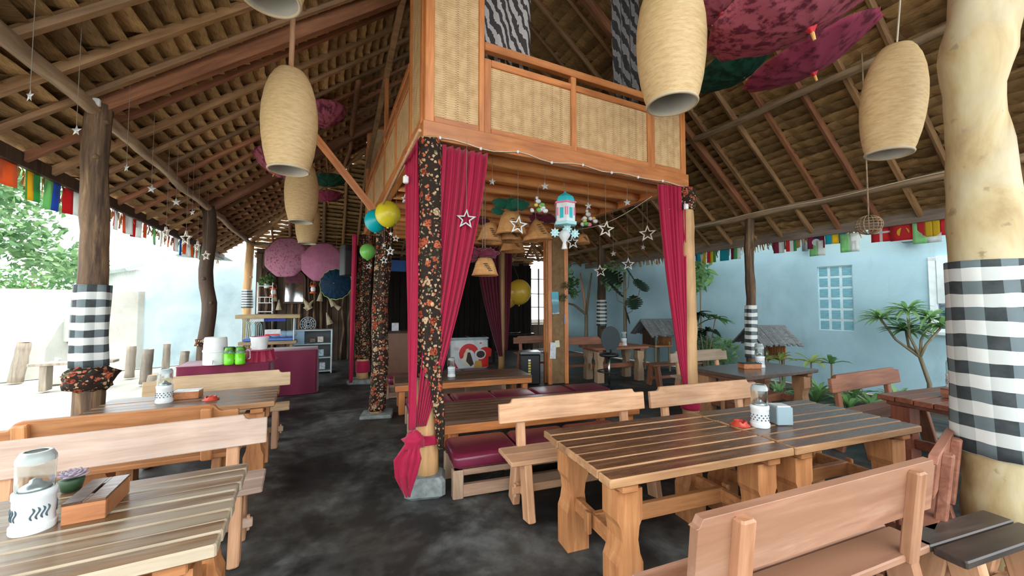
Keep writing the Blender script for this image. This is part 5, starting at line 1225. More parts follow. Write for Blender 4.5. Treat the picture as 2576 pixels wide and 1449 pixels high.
# the flags hang in the eave plane, seen obliquely
rflag('yellow and red hanging flag strung by the checked trunk post', 2343, 530, 42, 42, ['red', 'yellow', 'yellow', 'red'], seed=1)
rflag('red flag with a yellow sun disc strung under the eave', 2270, 542, 38, 42, ['red'], disc='yellow', seed=2)
rflag('red flag with white cross strung near the rattan ball', 2215, 553, 30, 38, ['red'], cross='white', seed=3)
rflag('aqua, yellow and black flag strung under the eave', 2100, 573, 32, 26, ['aqua', 'yellow', 'aqua'], seed=4)
rflag('dark blue and red flag with a white disc strung under the eave', 2052, 577, 28, 32, ['maroon', 'navy', 'maroon'], disc='white', seed=5)
rflag('lime and white flag below the yellow and red flag', 2330, 558, 40, 54, ['lime', 'white'], seed=6); rflag('lime and white flag between the aqua flag and the rattan ball', 2136, 588, 30, 46, ['lime', 'white'], seed=7); rflag('lime flag hanging behind the dark blue one', 2055, 606, 26, 38, ['lime', 'white'], seed=8)
for px, py, c in ((1765, 624, ['aqua', 'yellow']), (1790, 620, ['red', 'yellow', 'green']), (1822, 612, ['aqua']), (1850, 608, ['maroon', 'green', 'white']), (1958, 598, ['maroon', 'white']), (1990, 592, ['red', 'white', 'green']), (1760, 640, ['blue', 'white'])):
    rflag('small ' + ' and '.join(c) + ' bunting flag strung by the blue wall', px, py, 18, 30, c, seed=px, group='small flags by the blue wall')
XEL = XL - EO - .03
rnd = random.Random(8)
for k in range(26):
    y = 3.3 + k * .33; z = ZP - TP * EO - .07
    cc = rnd.choice([['green', 'yellow', 'green'], ['red', 'white'], ['blue', 'yellow'], ['orange', 'white'], ['white', 'orange', 'green'], ['aqua', 'blue'], ['orange'], ['lime', 'blue']]); flag(' and '.join(dict.fromkeys(cc)) + ' bunting flag along the sand-side eave', (XEL, y, z), .19, .27 * rnd.uniform(.8, 1.15), cc, pi / 2 + rnd.uniform(-.3, .3), seed=k, group='flags along the sand-side eave')
mb = MB(); mb.tube([(XEL, 1.0, ZP - TP * EO - .065), (XEL, 12.5, ZP - TP * EO - .065)], .004, 5); tag(mb.build('bunting_line', STRINGM), 'thin cord carrying the sand-side bunting', 'rope')
mb = MB(); mb.tube([(XE, .5, ZP - TP * EO - .075), (XE, 12.0, ZP - TP * EO - .075)], .004, 5); tag(mb.build('bunting_line', STRINGM), 'thin cord carrying the bunting beside the blue wall', 'rope')
# ---------------------------------------------------------------- back wall of dark boards and kitchen
wb = thing('wall_back', 'rough dark wall of upright boards and branches behind the food cases', None, kind='structure')
rnd = random.Random(31); x = -1.70; YW = 12.7
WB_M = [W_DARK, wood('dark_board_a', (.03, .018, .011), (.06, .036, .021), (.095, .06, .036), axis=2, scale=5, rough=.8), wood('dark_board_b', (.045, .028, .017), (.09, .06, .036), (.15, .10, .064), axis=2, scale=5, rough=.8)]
SHADE_BOARD = wood('shade_black_board', (.008, .006, .005), (.014, .010, .008), (.022, .016, .012), axis=2, scale=5, rough=.85, spec=.15)  # kitchen darkness put into the board colour, nearly black
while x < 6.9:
    w_ = rnd.uniform(.14, .24); obox('wall_board', rnd.choice(WB_M) if x < 1.0 else SHADE_BOARD, wb, (x + w_ / 2, YW + rnd.uniform(-.015, .015), 1.55 + rnd.uniform(-.05, .05)), (w_ - .012, .035, 3.1))
    if x < 1.2 and rnd.random() < .7:
        mb, _, _ = log((x + w_ / 2, YW - .07, 0), (x + w_ / 2 + rnd.uniform(-.08, .08), YW - .07, rnd.uniform(2.2, 3.0)), rnd.uniform(.03, .055), .03, .06, seed=rnd.randrange(99), sides=8, sc=1.5); mb.build('wall_branch', rnd.choice([W_LOG, W_DARK]), wb, True)
    x += w_
obox('wall_lining', W_DARK, wb, (2.6, YW + .05, 1.6), (8.6, .03, 3.2))
gr = thing('window_3', 'bright barred opening at the end of the kitchen', None, kind='structure')
for z in (.95, 1.55, 2.05, 2.6): obox('window_bar', W_DARK, gr, (7.25, YW, z), (.72, .03, .03))
for x_ in (6.94, 7.28, 7.6): obox('window_bar', W_DARK, gr, (x_, YW, 1.5), (.05, .04, 3.0))
obox('lower_panel', W_DARK, gr, (7.25, YW, .45), (.72, .03, .9))
DKPANEL = plain('brown_laminate', (.19, .085, .042), .45, var=.1)
kc = thing('kitchen_counter', 'brown panelled kitchen counter behind the second batik post', 'counter', (1.85, 9.75, 0))
obox('front_panel', DKPANEL, kc, (0, -.25, .48), (1.5, .03, .96)); obox('end_panel', plain('light_brown_laminate', (.27, .14, .075), .45), kc, (-.76, 0, .48), (.03, .53, .96)); obox('end_panel', DKPANEL, kc, (.76, 0, .48), (.03, .53, .96)); obox('worktop', W_DARK, kc, (0, 0, .98), (1.6, .60, .04))
def cup(lab, loc, r=.04, h=.09, mat=None):
    t = thing('cup', lab, 'cup', loc); mb = MB(); mb.lathe([(.001, .0), (r * .8, 0), (r, h), (r - .005, h), (r * .75, .01), (.001, .01)], 18); mb.build('cup_body', mat or WHITE, t, True); mb = MB(); mb.tube([(r, 0, h * .75), (r + .025, 0, h * .7), (r + .025, 0, h * .3), (r * .9, 0, h * .2)], .005, 6); mb.build('handle', mat or WHITE, t, True)
cup('small white bowl cup on the kitchen counter', (1.22, 9.6, 1.0), .07, .06)
t = thing('napkin_stand', 'white card holder on the kitchen counter', 'stand', (1.55, 9.58, 1.0)); obox('card', PAPER, t, (0, 0, .10), (.16, .03, .20)); obox('stand_base', BLACK, t, (0, 0, .006), (.2, .08, .012))
p = PY(985, 668, 12.64); o = obox('kitchen_sign', plain('blue_sign', (.03, .12, .42), .5), None, p, (.9, .03, .36), .004); tag(o, 'plain blue board high in the dark kitchen', 'sign'); 
mb = MB(); 
# ice cream freezer
fz = thing('chest_freezer', 'white ice cream chest freezer with red swirl and ice cream picture', 'freezer', (3.42, 9.72, 0), radians(-7)); L, D, H = .98, .58, .80
FW = plain('freezer_white', (.62, .66, .66), .35); FR = plain('freezer_red', (.60, .02, .02), .35)
fz_b = obox('freezer_body', FW, fz, (0, 0, H / 2 - .03), (L, D, H - .06), .03)
obox('lid_frame', plain('freezer_lid_grey', (.34, .42, .43), .3), fz, (0, .0, H - .03), (L + .02, D + .02, .05), .015)
for s in (-1, 1): obox('glass_lid', GD, fz, (s * (L / 4 - .01), 0, H - .005), (L / 2 - .06, D - .10, .012), .004)
zoff_ = -(H / 2 - .03)
def swirl(cx, cz, r0, r1, a0, a1):
    mb = MB(); n = 22; vs = []
    for i in range(n + 1):
        a = a0 + (a1 - a0) * i / n; k = .6 + .4 * sin(pi * i / n)
        for r in (r0, r0 + (r1 - r0) * k): vs.append((cx + r * cos(a), -D / 2 - .004, cz + r * sin(a) + zoff_))
    fs = [(2 * i, 2 * i + 1, 2 * i + 3, 2 * i + 2) for i in range(n)]; mb.add(vs, fs); o = mb.build('red_swirl', FR, fz_b); s_ = o.modifiers.new('t', 'SOLIDIFY'); s_.thickness = .004; return o
swirl(-.02, .34, .14, .30, radians(-10), radians(200)); swirl(.55, .18, .12, .42, radians(85), radians(180))
mb = MB(); mb.prism([(.24, .03), (.49, .03), (.49, .42), (.36, .32)], .004, Matrix(((1, 0, 0, 0), (0, 0, -1, -D / 2 - .004), (0, 1, 0, zoff_), (0, 0, 0, 1)))); mb.build('red_corner', FR, fz_b)
mb = MB(); mb.prism([(-.49, .03), (-.30, .03), (-.42, .24), (-.49, .28)], .004, Matrix(((1, 0, 0, 0), (0, 0, -1, -D / 2 - .004), (0, 1, 0, zoff_), (0, 0, 0, 1)))); mb.build('red_corner', FR, fz_b)
CHOC = plain('chocolate', (.04, .02, .012), .4); CREAM = plain('vanilla', (.72, .66, .45), .5)
def decal(poly, mat, name, off=.008): 
    mb = MB(); mb.prism(poly, .004, Matrix(((1, 0, 0, 0), (0, 0, -1, -D / 2 - off), (0, 1, 0, zoff_), (0, 0, 0, 1)))); return mb.build(name, mat, fz_b)
decal([(.27 + .15 * cos(a * pi / 12), .36 + .13 * sin(a * pi / 12)) for a in range(24)], FW, 'cup_picture'); decal([(.28 + .11 * cos(a * pi / 12), .36 + .09 * sin(a * pi / 12)) for a in range(24)], CHOC, 'cup_picture', .011); decal([(.10, .03), (.32, .03), (.30, .20), (.14, .20)], plain('wafer', (.55, .28, .05), .6), 'cone_picture')
decal([(-.20, .22), (-.10, .50), (-.04, .52), (.06, .22), (-.02, .10), (-.12, .10)], CREAM, 'ice_cream_picture'); decal([(-.10, .20), (-.06, .42), (.0, .42), (.10, .12), (.02, .06)], CHOC, 'ice_cream_picture', .011)
decal([(-.40, .48), (-.28, .48), (-.27, .53), (-.30, .56), (-.39, .56), (-.42, .53)], plain('pale_pink_print', (.60, .48, .52), .5), 'print_patch'); decal([(.24, .66), (.32, .66), (.28, .62)], FR, 'brand_mark')
# black bin, dark tables, rack, stacked things in the dark
bn = thing('black_bin', 'tall black waste bin with yellow lettering by the rattan column', 'bin', (3.88, 7.15, 0), radians(-20))
mb = MB(); mb.bbox((0, 0, .31), (.40, .36, .62), .03); bn_b = mb.build('bin_body', BLACK, bn); obox('bin_lid', plain('grey_lid', (.16, .18, .19), .25), bn, (0, 0, .645), (.43, .39, .05), .015)
YEL = plain('yellow_print', (.62, .50, .04), .5)
for k in range(7): obox('yellow_letter', YEL if k else WHITE, bn_b, (-.03, -.183, .50 - k * .055), (.05, .004, .038), .001)
kt = thing('kitchen_table', 'dark kitchen table with a shiny top behind the black bin', 'table', (4.80, 9.85, 0), radians(-7)); obox('table_top', plain('black_gloss', (.02, .02, .022), .12, spec=.8), kt, (0, 0, .82), (1.1, .6, .04)); 
for sx in (-1, 1):
    for sy in (-1, 1): obox('leg', BLACK, kt, (sx * .48, sy * .24, .40), (.05, .05, .80))
o = thing('metal_tray', 'shiny metal tray on the dark kitchen table', 'tray', (4.70, 9.75, .842)); mb = MB(); mb.lathe([(.001, .004), (.20, .004), (.26, .03), (.265, .032), (.26, .036), (.20, .010), (.001, .010)], 28); mb.build('tray_dish', STEEL, o, True)
rk = thing('wire_rack', 'pale metal shelf rack in the dark behind the freezer', 'shelf', (2.95, 10.9, 0), radians(-10))
for sx in (-1, 1):
    for sy in (-1, 1): mb = MB(); mb.tube([(sx * .28, sy * .18, 0), (sx * .28, sy * .18, 2.0)], .012, 8); mb.build('upright', STEEL, rk)
for z in (.35, .8, 1.2, 1.6, 1.98):
    t_ = obox('shelf_frame', STEEL, rk, (0, -.18, z), (.56, .016, .02)); obox('shelf_frame', STEEL, rk, (0, .18, z), (.56, .016, .02)); obox('shelf_board', BLACK, rk, (0, 0, z), (.54, .34, .01))

# ---------------------------------------------------------------- buffet
def cloth_table(lab, cx, cy, L, D, H, rz=0, pleat=22):
    t = thing('buffet_table', lab, 'table', (cx, cy, 0), rz); obox('table_top', W_DARK, t, (0, 0, H - .03), (L - .02, D - .02, .04))
    for sx in (-1, 1):
        for sy in (-1, 1): obox('leg', W_DARK, t, (sx * (L / 2 - .08), sy * (D / 2 - .08), (H - .05) / 2), (.06, .06, H - .05))
    per = 2 * (L + D)
    def edge(u):
        s = u * per
        if s < L: return Vector((-L / 2 + s, -D / 2, 0)), Vector((0, -1, 0))
        s -= L
        if s < D: return Vector((L / 2, -D / 2 + s, 0)), Vector((1, 0, 0))
        s -= D
        if s < L: return Vector((L / 2 - s, D / 2, 0)), Vector((0, 1, 0))
        s -= L; return Vector((-L / 2, D / 2 - s, 0)), Vector((-1, 0, 0))
    def fn(u, v):
        e, n = edge(u % 1.0); return e + n * (.008 + (.012 + .018 * v) * (1 + sin(u * per * pleat)) * .5 * min(1, v * 6)) + Vector((0, 0, H * (1 - v) + .01 * v))
    mb = MB(); mb.grid(fn, int(per * 45), 8, wrap=True); mb.bbox((0, 0, H - .004), (L + .02, D + .02, .010), .003); mb.build('table_cloth', MAROON, t, True); return t
cloth_table('maroon draped buffet table with the white dispenser and green jugs', -1.22, 6.92, 1.05, .62, .80, radians(2))
cloth_table('maroon draped buffet table end standing in the shade at the aisle', -.72, 8.45, 1.25, .75, .80, radians(0), 14)
ZB = .803
def at_b(px, py): q = PZ(px, py, ZB); return (q.x, q.y, ZB)
q = at_b(541, 916); t = thing('water_dispenser', 'round white water dispenser on the maroon buffet', 'dispenser', q); mb = MB(); mb.lathe([(.001, 0), (.135, 0), (.14, .01), (.14, .17), (.146, .175), (.146, .20), (.138, .205), (.13, .36), (.12, .375), (.001, .375)], 32); mb.build('bucket_body', WHITE, t, 2); mb = MB(); mb.tube([(0, -.14, .06), (0, -.19, .06), (0, -.19, .02)], .012, 8); mb.build('tap', STEEL, t)
LIMEJ = plain('lime_juice', (.16, .62, .02), .25); CLEARJ = GLASS
def jug(lab, q):
    t = thing('juice_jug', lab, 'jug', q, group=None); mb = MB(); mb.lathe([(.001, 0), (.056, 0), (.0615, .02), (.063, .15), (.001, .151)], 20); mb.build('green_juice', LIMEJ, t, True)
    mb = MB(); mb.lathe([(.063, .1505), (.064, .24), (.060, .24), (.059, .1525)], 24); mb.build('jug_glass', GLASS, t, True); mb = MB(); mb.tube([(.06, 0, .21), (.11, 0, .19), (.11, 0, .08), (.062, 0, .05)], .009, 8); mb.build('handle', GLASS, t, True)
q = at_b(576, 917); jug('green juice jug next to the white dispenser', q); q = at_b(604, 916); jug('green juice jug beside the pink bucket', q)
q = at_b(652, 908); t = thing('satin_stand', 'ruffled maroon satin cloth stand under the pink bucket', 'stand', q); mb = MB()
mb.grid(lambda u, v: Vector((cos(2 * pi * u) * (.20 - .03 * v + .018 * sin(u * 70 + v * 3)), sin(2 * pi * u) * (.16 - .02 * v + .018 * sin(u * 70)), .17 * v)), 110, 8, wrap=True); mb.lathe([(.001, .168), (.17, .168), (.18, .16)], 30); mb.build('satin_skirt', cloth('satin_maroon', (.36, .012, .055), .4), t, True)
t = thing('pink_bucket', 'white bucket with bright pink inside on the satin stand', 'bucket', (q[0], q[1], ZB + .172)); mb = MB(); mb.lathe([(.001, 0), (.095, 0), (.118, .17), (.124, .172), (.124, .185), (.116, .185)], 26); mb.build('bucket_body', WHITE, t, 2); mb = MB(); mb.lathe([(.116, .185), (.092, .01), (.001, .008)], 26); mb.build('bucket_lining', plain('hot_pink', (.75, .03, .28), .4), t, True)
for k, (px, py) in enumerate(((676, 900), (686, 904), (672, 908))): q = at_b(px, py); t = thing('steel_spoon_plate', 'small steel dish on the maroon buffet beside the satin stand', 'dish', q, group='steel dishes on the buffet'); mb = MB(); mb.lathe([(.001, .003), (.045, .003), (.065, .018), (.068, .019), (.064, .021), (.044, .007), (.001, .007)], 20); mb.build('dish', STEEL, t, True)
# glass display case
a = PY(612, 858, 10.3); b = PY(742, 858, 10.3); zt_ = PY(675, 800, 10.3).z; z0 = a.z; cx = (a.x + b.x) / 2; L = b.x - a.x
t = thing('glass_display_case', 'glass food case with wooden lid and stand behind the buffet', 'case', (cx, 10.3, 0)); D = .55
CASEG = N('case_glass'); CASEG.color((.80, .92, .96)); CASEG = CASEG.done(.05, 0, .5, **{'Transmission Weight': 1.0, 'IOR': 1.05}); FRM = plain('pale_aluminium', (.55, .66, .70), .35, .3)
for sx in (-1, 1):
    obox('glass_pane', CASEG, t, (sx * (L / 2 - .01), 0, (z0 + zt_) / 2), (.008, D - .05, zt_ - z0 - .02), .001); obox('glass_pane', CASEG, t, (0, sx * (D / 2 - .01), (z0 + zt_) / 2), (L - .05, .008, zt_ - z0 - .02), .001)
    for sy in (-1, 1):
        obox('corner_post', FRM, t, (sx * (L / 2 - .012), sy * (D / 2 - .012), (z0 + zt_) / 2), (.025, .025, zt_ - z0)); obox('leg', wood('case_leg', (.25, .16, .08), (.36, .24, .13), axis=2), t, (sx * (L / 2 - .06), sy * (D / 2 - .06), z0 / 2 - .04), (.06, .06, z0 - .08))
obox('case_lid', wood('case_lid', (.30, .22, .10), (.42, .32, .16), axis=0), t, (0, 0, zt_ + .04), (L + .22, D + .12, .08)); obox('case_base', plain('blue_base', (.16, .24, .60), .4), t, (0, 0, z0 + .03), (L - .06, D - .06, .05)); obox('stand_shelf', wood('case_stand', (.20, .14, .07), (.30, .22, .12), axis=0), t, (0, 0, z0 - .04), (L + .1, D + .05, .07)); obox('blue_strip', plain('blue_led_strip', (.08, .09, .75), .4), t, (.0, .12, zt_ - .05), (L * .6, .02, .06))
obox('price_card', PAPER, t, (.08, -D / 2 + .0, (z0 + zt_) / 2 - .06), (.30, .01, .13)); obox('price_stripe', FR, t, (.08, -D / 2 - .006, (z0 + zt_) / 2 - .11), (.28, .004, .03)); obox('price_card', PAPER, t, (-.22, -D / 2 + .0, zt_ - .02), (.26, .01, .10))
for k in range(9): mb = MB(); mb.tube([(-.42 + k * .035, .0, z0 + .06), (-.40 + k * .03, -.02, z0 + .35), (-.46 + k * .03, 0, zt_ - .06)], .006, 6); mb.build('fork_wire', STEEL, t)
for k in range(3): mb = MB(); mb.sphere((0, 0, 0), .11, 16, 10, (1.3, .8, .7)); o = mb.build('wrapped_bag', plain('white_bag', (.60, .66, .78), .5), t, True); o.location = (.22 + .14 * k - .1, .05, z0 + .13)
# white glass cabinet
t = thing('glass_cabinet', 'white framed glass shelf cabinet with packets beside the food case', 'cabinet', (-.22, 10.55, 0), radians(0)); L, D, H = .82, .42, 1.04
for sx in (-1, 1):
    for sy in (-1, 1): obox('corner_post', FRM, t, (sx * (L / 2), sy * (D / 2), H / 2), (.035, .035, H))
for z in (.05, .37, .70, H - .015): obox('shelf', FRM, t, (0, 0, z), (L, D, .025))
for sx in (-1, 1): obox('glass_pane', CASEG, t, (sx * L / 2, 0, H / 2), (.006, D - .04, H - .06), .001)
obox('back_panel', plain('cabinet_back', (.10, .11, .11), .5), t, (0, D / 2 - .01, H / 2), (L - .04, .01, H - .06))
obox('front_panel', plain('pale_blue_panel', (.30, .48, .62), .4), t, (-.28, -D / 2 - .003, .86), (.22, .01, .30))
for k, (dx, z, c, s) in enumerate(((.0, .73, (.16, .12, .09), .10), (.17, .73, (.62, .58, .50), .14), (.0, .40, (.62, .20, .32), .15), (.18, .40, (.45, .62, .72), .16), (.22, .08, (.5, .55, .58), .16), (.05, .08, (.42, .30, .28), .14))):
    o = obox('snack_packet', plain('packet_%d' % k, c, .5, var=.4, scale=30), None, (-.22 + dx, 10.50, z + s / 2 + .003), (.13, .16, s), .01); tag(o, ['brown jar pack on the top cabinet shelf', 'cream bag on the top cabinet shelf', 'pink packet on the middle cabinet shelf', 'blue packet on the middle cabinet shelf', 'grey packet on the cabinet bottom', 'reddish packet on the cabinet bottom'][k], 'packet')
o = obox('menu_card', plain('pink_white_card', (.70, .40, .48), .6, var=.5, scale=40), None, (-.22 - .02, 10.33, .58), (.24, .012, .16), .002); tag(o, 'pink and white price card on the glass cabinet front', 'sign')
# ---------------------------------------------------------------- things hung on the dark wall
YH = 12.55
def on_back(px, py): return PY(px, py, YH)
p = on_back(741, 722) + Vector((0, .03, 0)); s_ = (p - CAM).dot(fw) / F; t = thing('arched_mirror', 'tall arched mirror in a dark frame on the board wall', 'mirror', p)
def arch(w_, h_, n=14): return [(-w_, -h_), (w_, -h_)] + [(w_ * cos(pi * i / n), h_ - w_ + w_ * sin(pi * i / n)) for i in range(n + 1)]
mb = MB(); mb.prism(arch(25 * s_, 42 * s_), .05, MZ); mb.build('mirror_frame', W_DARK, t); mb = MB(); mb.prism(arch(20 * s_, 37 * s_), .06, MZ); o = mb.build('mirror_glass', plain('mirror_silver', (.80, .84, .84), .06, 1.0, var=.02), t); o.location = (0, -.004, 0)
t.rotation_euler = (radians(-3), 0, radians(-6))
p = on_back(668, 750); t = thing('wire_shelf', 'small white wire shelf with pots on the board wall', 'shelf', p); s_ = (p - CAM).dot(fw) / F
for sx in (-1, 1):
    for sy in (-.16, .0): obox('upright', WHITE, t, (sx * 16 * s_, sy, 0), (.02, .02, 78 * s_))
for z in (-34, -12, 2, 30): obox('shelf_frame', WHITE, t, (0, -.08, z * s_), (34 * s_, .18, .02))
for dx in (-10, 0, 10): obox('shelf_bracket', WHITE, t, (dx * s_, -.16, -5 * s_), (.012, .012, 14 * s_))
def leafy(name, mat, parent, c, R, n, size, seed, flat=1.0, long=1.6, stuff=True):
    rnd = random.Random(seed); vs = []; fs = []; c = Vector(c)
    for k in range(n):
        d = Vector((rnd.gauss(0, 1), rnd.gauss(0, 1), rnd.gauss(0, 1) * flat)).normalized() * (R * rnd.random() ** .45); q = c + Vector((d.x, d.y, d.z * flat))
        a = Vector((rnd.gauss(0, 1), rnd.gauss(0, 1), rnd.gauss(-.3, .7))).normalized(); b = a.cross(Vector((rnd.gauss(0, 1), rnd.gauss(0, 1), rnd.gauss(0, 1)))).normalized(); nn = a.cross(b)
        L = size * rnd.uniform(.6, 1.25); W2 = L / long / 2; i = len(vs)
        vs += [q - a * L / 2, q - a * L * .1 + b * W2 + nn * L * .05, q + a * L / 2 - nn * L * .12, q - a * L * .1 - b * W2 + nn * L * .05]; fs.append((i, i + 1, i + 2, i + 3))
    mb = MB(); mb.add(vs, fs); o = mb.build(name, mat, parent)
    if stuff: o['kind'] = 'stuff'
    return o
def leafmat(name, a, b, rough=.45, tr=.35):
    m = N(name); geo = m.n('ShaderNodeNewGeometry'); n = m.noise(m.coord('Object'), 3, 3); f = m.math('MULTIPLY_ADD', geo.outputs['Random Per Island'], .7, m.math('MULTIPLY', n, .3)); col = m.ramp(f, [(.1, a), (.85, b)]); m.color(col)
    mat = m.done(rough, 0, .35); t_ = m.n('ShaderNodeBsdfTranslucent'); m.l(col, t_.inputs[0]); ms = m.n('ShaderNodeMixShader'); ms.inputs[0].default_value = tr; m.l(m.b.outputs[0], ms.inputs[1]); m.l(t_.outputs[0], ms.inputs[2]); m.l(ms.outputs[0], m.out.inputs[0]); MATS[name] = mat; return mat
LG = leafmat('mid_green_leaf', (.05, .14, .05), (.16, .32, .10)); LL = leafmat('light_green_leaf', (.14, .32, .12), (.34, .55, .22)); LD = leafmat('dark_green_leaf', (.012, .03, .022), (.04, .08, .05)); LY = leafmat('yellow_green_leaf', (.20, .36, .10), (.50, .58, .16)); LT = leafmat('tree_leaf', (.05, .16, .06), (.22, .36, .16))
pt = thing('shelf_plant', 'small leafy plant on the white wire shelf', 'plant', on_back(672, 716) + Vector((0, -.08, 0))); leafy('foliage', LG, pt, (0, 0, .10), .20, 120, .09, 3); mb = MB(); mb.lathe([(.001, -.10), (.06, -.10), (.08, .02), (.001, .02)], 14); mb.build('pot', WHITE, pt, True)
CREAMP = plain('cream_paper_cone', (.42, .35, .22), .8, var=.3, scale=20)
for i, (px, py, ang, s) in enumerate(((692, 745, .1, 26), (702, 768, .0, 24), (772, 765, -.5, 30), (778, 768, .6, 26), (833, 758, -.5, 26), (806, 745, .1, 26), (826, 802, -.3, 28), (845, 770, -.9, 22))):
    p = on_back(px, py) + Vector((0, -.06, 0)); s_ = (p - CAM).dot(fw) / F; t = thing('paper_cone', 'folded cream paper cone pinned to the dark board wall', 'ornament', p, group='paper cones on the board wall'); t.rotation_euler = (0, ang, 0)
    mb = MB(); mb.lathe([(.01, s * s_ * .6), (s * s_ * .18, 0), (s * s_ * .30, -s * s_ * .5)], 9); mb.build('cone', CREAMP, t)
    obox('fold', W_DARK, t, (0, -s * s_ * .1, 0), (.01, .01, s * s_ * .8))
for i, (px, py) in enumerate(((689, 735), (788, 728))):
    p = on_back(px, py) + Vector((0, -.08, 0)); t = thing('mini_lantern', ['small orange lantern beside the white wire shelf', 'small orange lantern right of the arched mirror'][i], 'lantern', p); OR = plain('orange_enamel', (.62, .12, .03), .4)
    mb = MB(); mb.lathe([(.001, -.12), (.09, -.12), (.09, -.09), (.05, -.06), (.05, .06), (.09, .08), (.04, .13), (.001, .13)], 14); mb.build('lantern_frame', OR, t, True); mb = MB(); mb.lathe([(.055, -.06), (.07, 0), (.055, .06)], 14); mb.build('lantern_glass', PAPW, t, True); mb = MB(); mb.tube([(-.08, 0, .08), (-.06, 0, .2), (.06, 0, .2), (.08, 0, .08)], .006, 6); mb.build('bail', OR, t)
p = on_back(775, 815) + Vector((0, -.05, 0)); t = thing('wall_fan', 'round wire fan guard on the dark board wall', 'fan', p)
for r in (.05, .10, .15, .20): mb = MB(); mb.tube([(r * cos(a * pi / 14), 0, r * sin(a * pi / 14)) for a in range(29)], .006, 5, cap=False); mb.build('guard_ring', FRM, t)
for k in range(6): mb = MB(); mb.tube([(-.2 * cos(k * pi / 6), 0, -.2 * sin(k * pi / 6)), (.2 * cos(k * pi / 6), 0, .2 * sin(k * pi / 6))], .005, 5); mb.build('guard_spoke', FRM, t)
mb = MB(); mb.sphere((0, .02, 0), .05, 12, 8); mb.build('fan_motor', BLACK, t, True)
p = PY(880, 656, 8.95); sp = thing('loudspeaker', 'black box loudspeaker fixed high on the furthest aisle post', 'speaker', p, radians(18)); obox('cabinet', BLACK, sp, (0, 0, 0), (.33, .28, .66), .015); obox('grille', plain('speaker_grille', (.022, .024, .026), .8), sp, (0, -.145, -.05), (.29, .012, .50), .005); obox('mount_arm', BLACK, sp, (.22, .05, 0), (.16, .05, .08), .006)
t = thing('plant_pot', 'dark spiky plant in the tan box on the shaded low table', 'plant', (1.55, 6.12, .555)); leafy('foliage', LD, t, (0, 0, .05), .10, 60, .10, 5, long=3); mb = MB(); mb.lathe([(.001, 0), (.05, 0), (.055, .03), (.001, .03)], 12); mb.build('pot', W_DARK, t)
# ---------------------------------------------------------------- black office chair
oc = thing('swivel_stool', 'black swivel chair with round mesh back on a steel post', 'chair', (5.05, 6.05, 0), radians(150))
mb = MB(); mb.lathe([(.001, .62), (.17, .62), (.19, .645), (.18, .68), (.001, .69)], 24); mb.build('seat', BLACK, oc, True)
mb = MB(); mb.prism([(.18 * cos(a * pi / 14), .24 * sin(a * pi / 14)) for a in range(28)], .03, MZ); o = mb.build('backrest', plain('black_mesh', (.015, .03, .035), .6), oc); o.location = (0, .19, .98)
mb = MB(); mb.tube([(0, .15, .64), (0, .2, .78)], .02, 8); mb.build('back_arm', BLACK, oc); mb = MB(); mb.tube([(0, 0, .08), (0, 0, .62)], .024, 12); mb.build('post', STEEL, oc, True)
mb = MB(); mb.tube([(.22 * cos(a * pi / 12), .22 * sin(a * pi / 12), .33) for a in range(25)], .012, 8, cap=False); mb.build('foot_ring', BLACK, oc, True)
for k in range(4): mb = MB(); mb.bar((0, 0, .06), (.27 * cos(k * pi / 2), .27 * sin(k * pi / 2), .03), .04, .03); mb.build('base_leg', BLACK, oc)
for k in range(2): mb = MB(); mb.tube([(0, 0, .33), (.22 * cos(k * pi), .22 * sin(k * pi), .33)], .009, 6); mb.build('ring_spoke', BLACK, oc)
# ---------------------------------------------------------------- garden by the blue wall
W_STEM = wood('plant_stem', (.12, .10, .06), (.22, .18, .11), axis=2, scale=4)
def blade_plant(parent, c, n, L, wd, mat, seed, up_=.5, name='leaf'):
    rnd = random.Random(seed); c = Vector(c)
    for k in range(n):
        a = k * 2.4 + rnd.uniform(-.3, .3); e = rnd.uniform(up_ - .45, up_ + .5); l = L * rnd.uniform(.75, 1.15); mb = MB(); d = Vector((cos(a), sin(a), 0)); sd = Vector((-sin(a), cos(a), 0)); vs = []
        m = 4
        for i in range(m + 1):
            t = i / m; q = d * (l * t * cos(e)) + Vector((0, 0, l * t * sin(e) - .45 * l * t * t)); w_ = wd * (sin(pi * min(1, .12 + t * .88)) ** .7) * .5
            vs += [q - sd * w_ + Vector((0, 0, w_ * .4)), q + Vector((0, 0, 0)), q + sd * w_ + Vector((0, 0, w_ * .4))]
        fs = []
        for i in range(m): fs += [(3 * i, 3 * i + 1, 3 * i + 4, 3 * i + 3), (3 * i + 1, 3 * i + 2, 3 * i + 5, 3 * i + 4)]
        mb.add(vs, fs); o = mb.build(name, mat, parent, True); o.location = c
WALL_IN = Vector((-1, -.14, 0)).normalized()
def gp(px, py, off=.5):      # ground point in the bed in front of the blue wall, on the pixel's bearing
    b = on_wall(px, py); return Vector((b.x, b.y, 0)) + WALL_IN * off
b = gp(2360, 900, .75); t = thing('dracaena_shrub', 'branching dracaena with spiky leaf heads against the blue wall', 'shrub', b)
heads = [on_wall(2245, 800) + WALL_IN * .7, on_wall(2312, 780) + WALL_IN * .75, on_wall(2364, 800) + WALL_IN * .65, on_wall(2302, 830) + WALL_IN * .6, on_wall(2392, 820) + WALL_IN * .75]
fork = on_wall(2342, 890) + WALL_IN * .75
mb = MB(); mb.tube([(0, 0, 0), (.03, .0, fork.z * .5), fork - b], [.035, .03, .026], 8); mb.build('stem', W_STEM, t, True)
for k, h_ in enumerate(heads):
    mb = MB(); mid = (fork + h_) / 2 - b + Vector((0, .05, -.04)); mb.tube([fork - b, mid, h_ - b], [.022, .018, .016], 7); mb.build('branch', W_STEM, t, True); blade_plant(t, h_ - b, 44, .40, .05, LL if k != 3 else LG, k, .5)
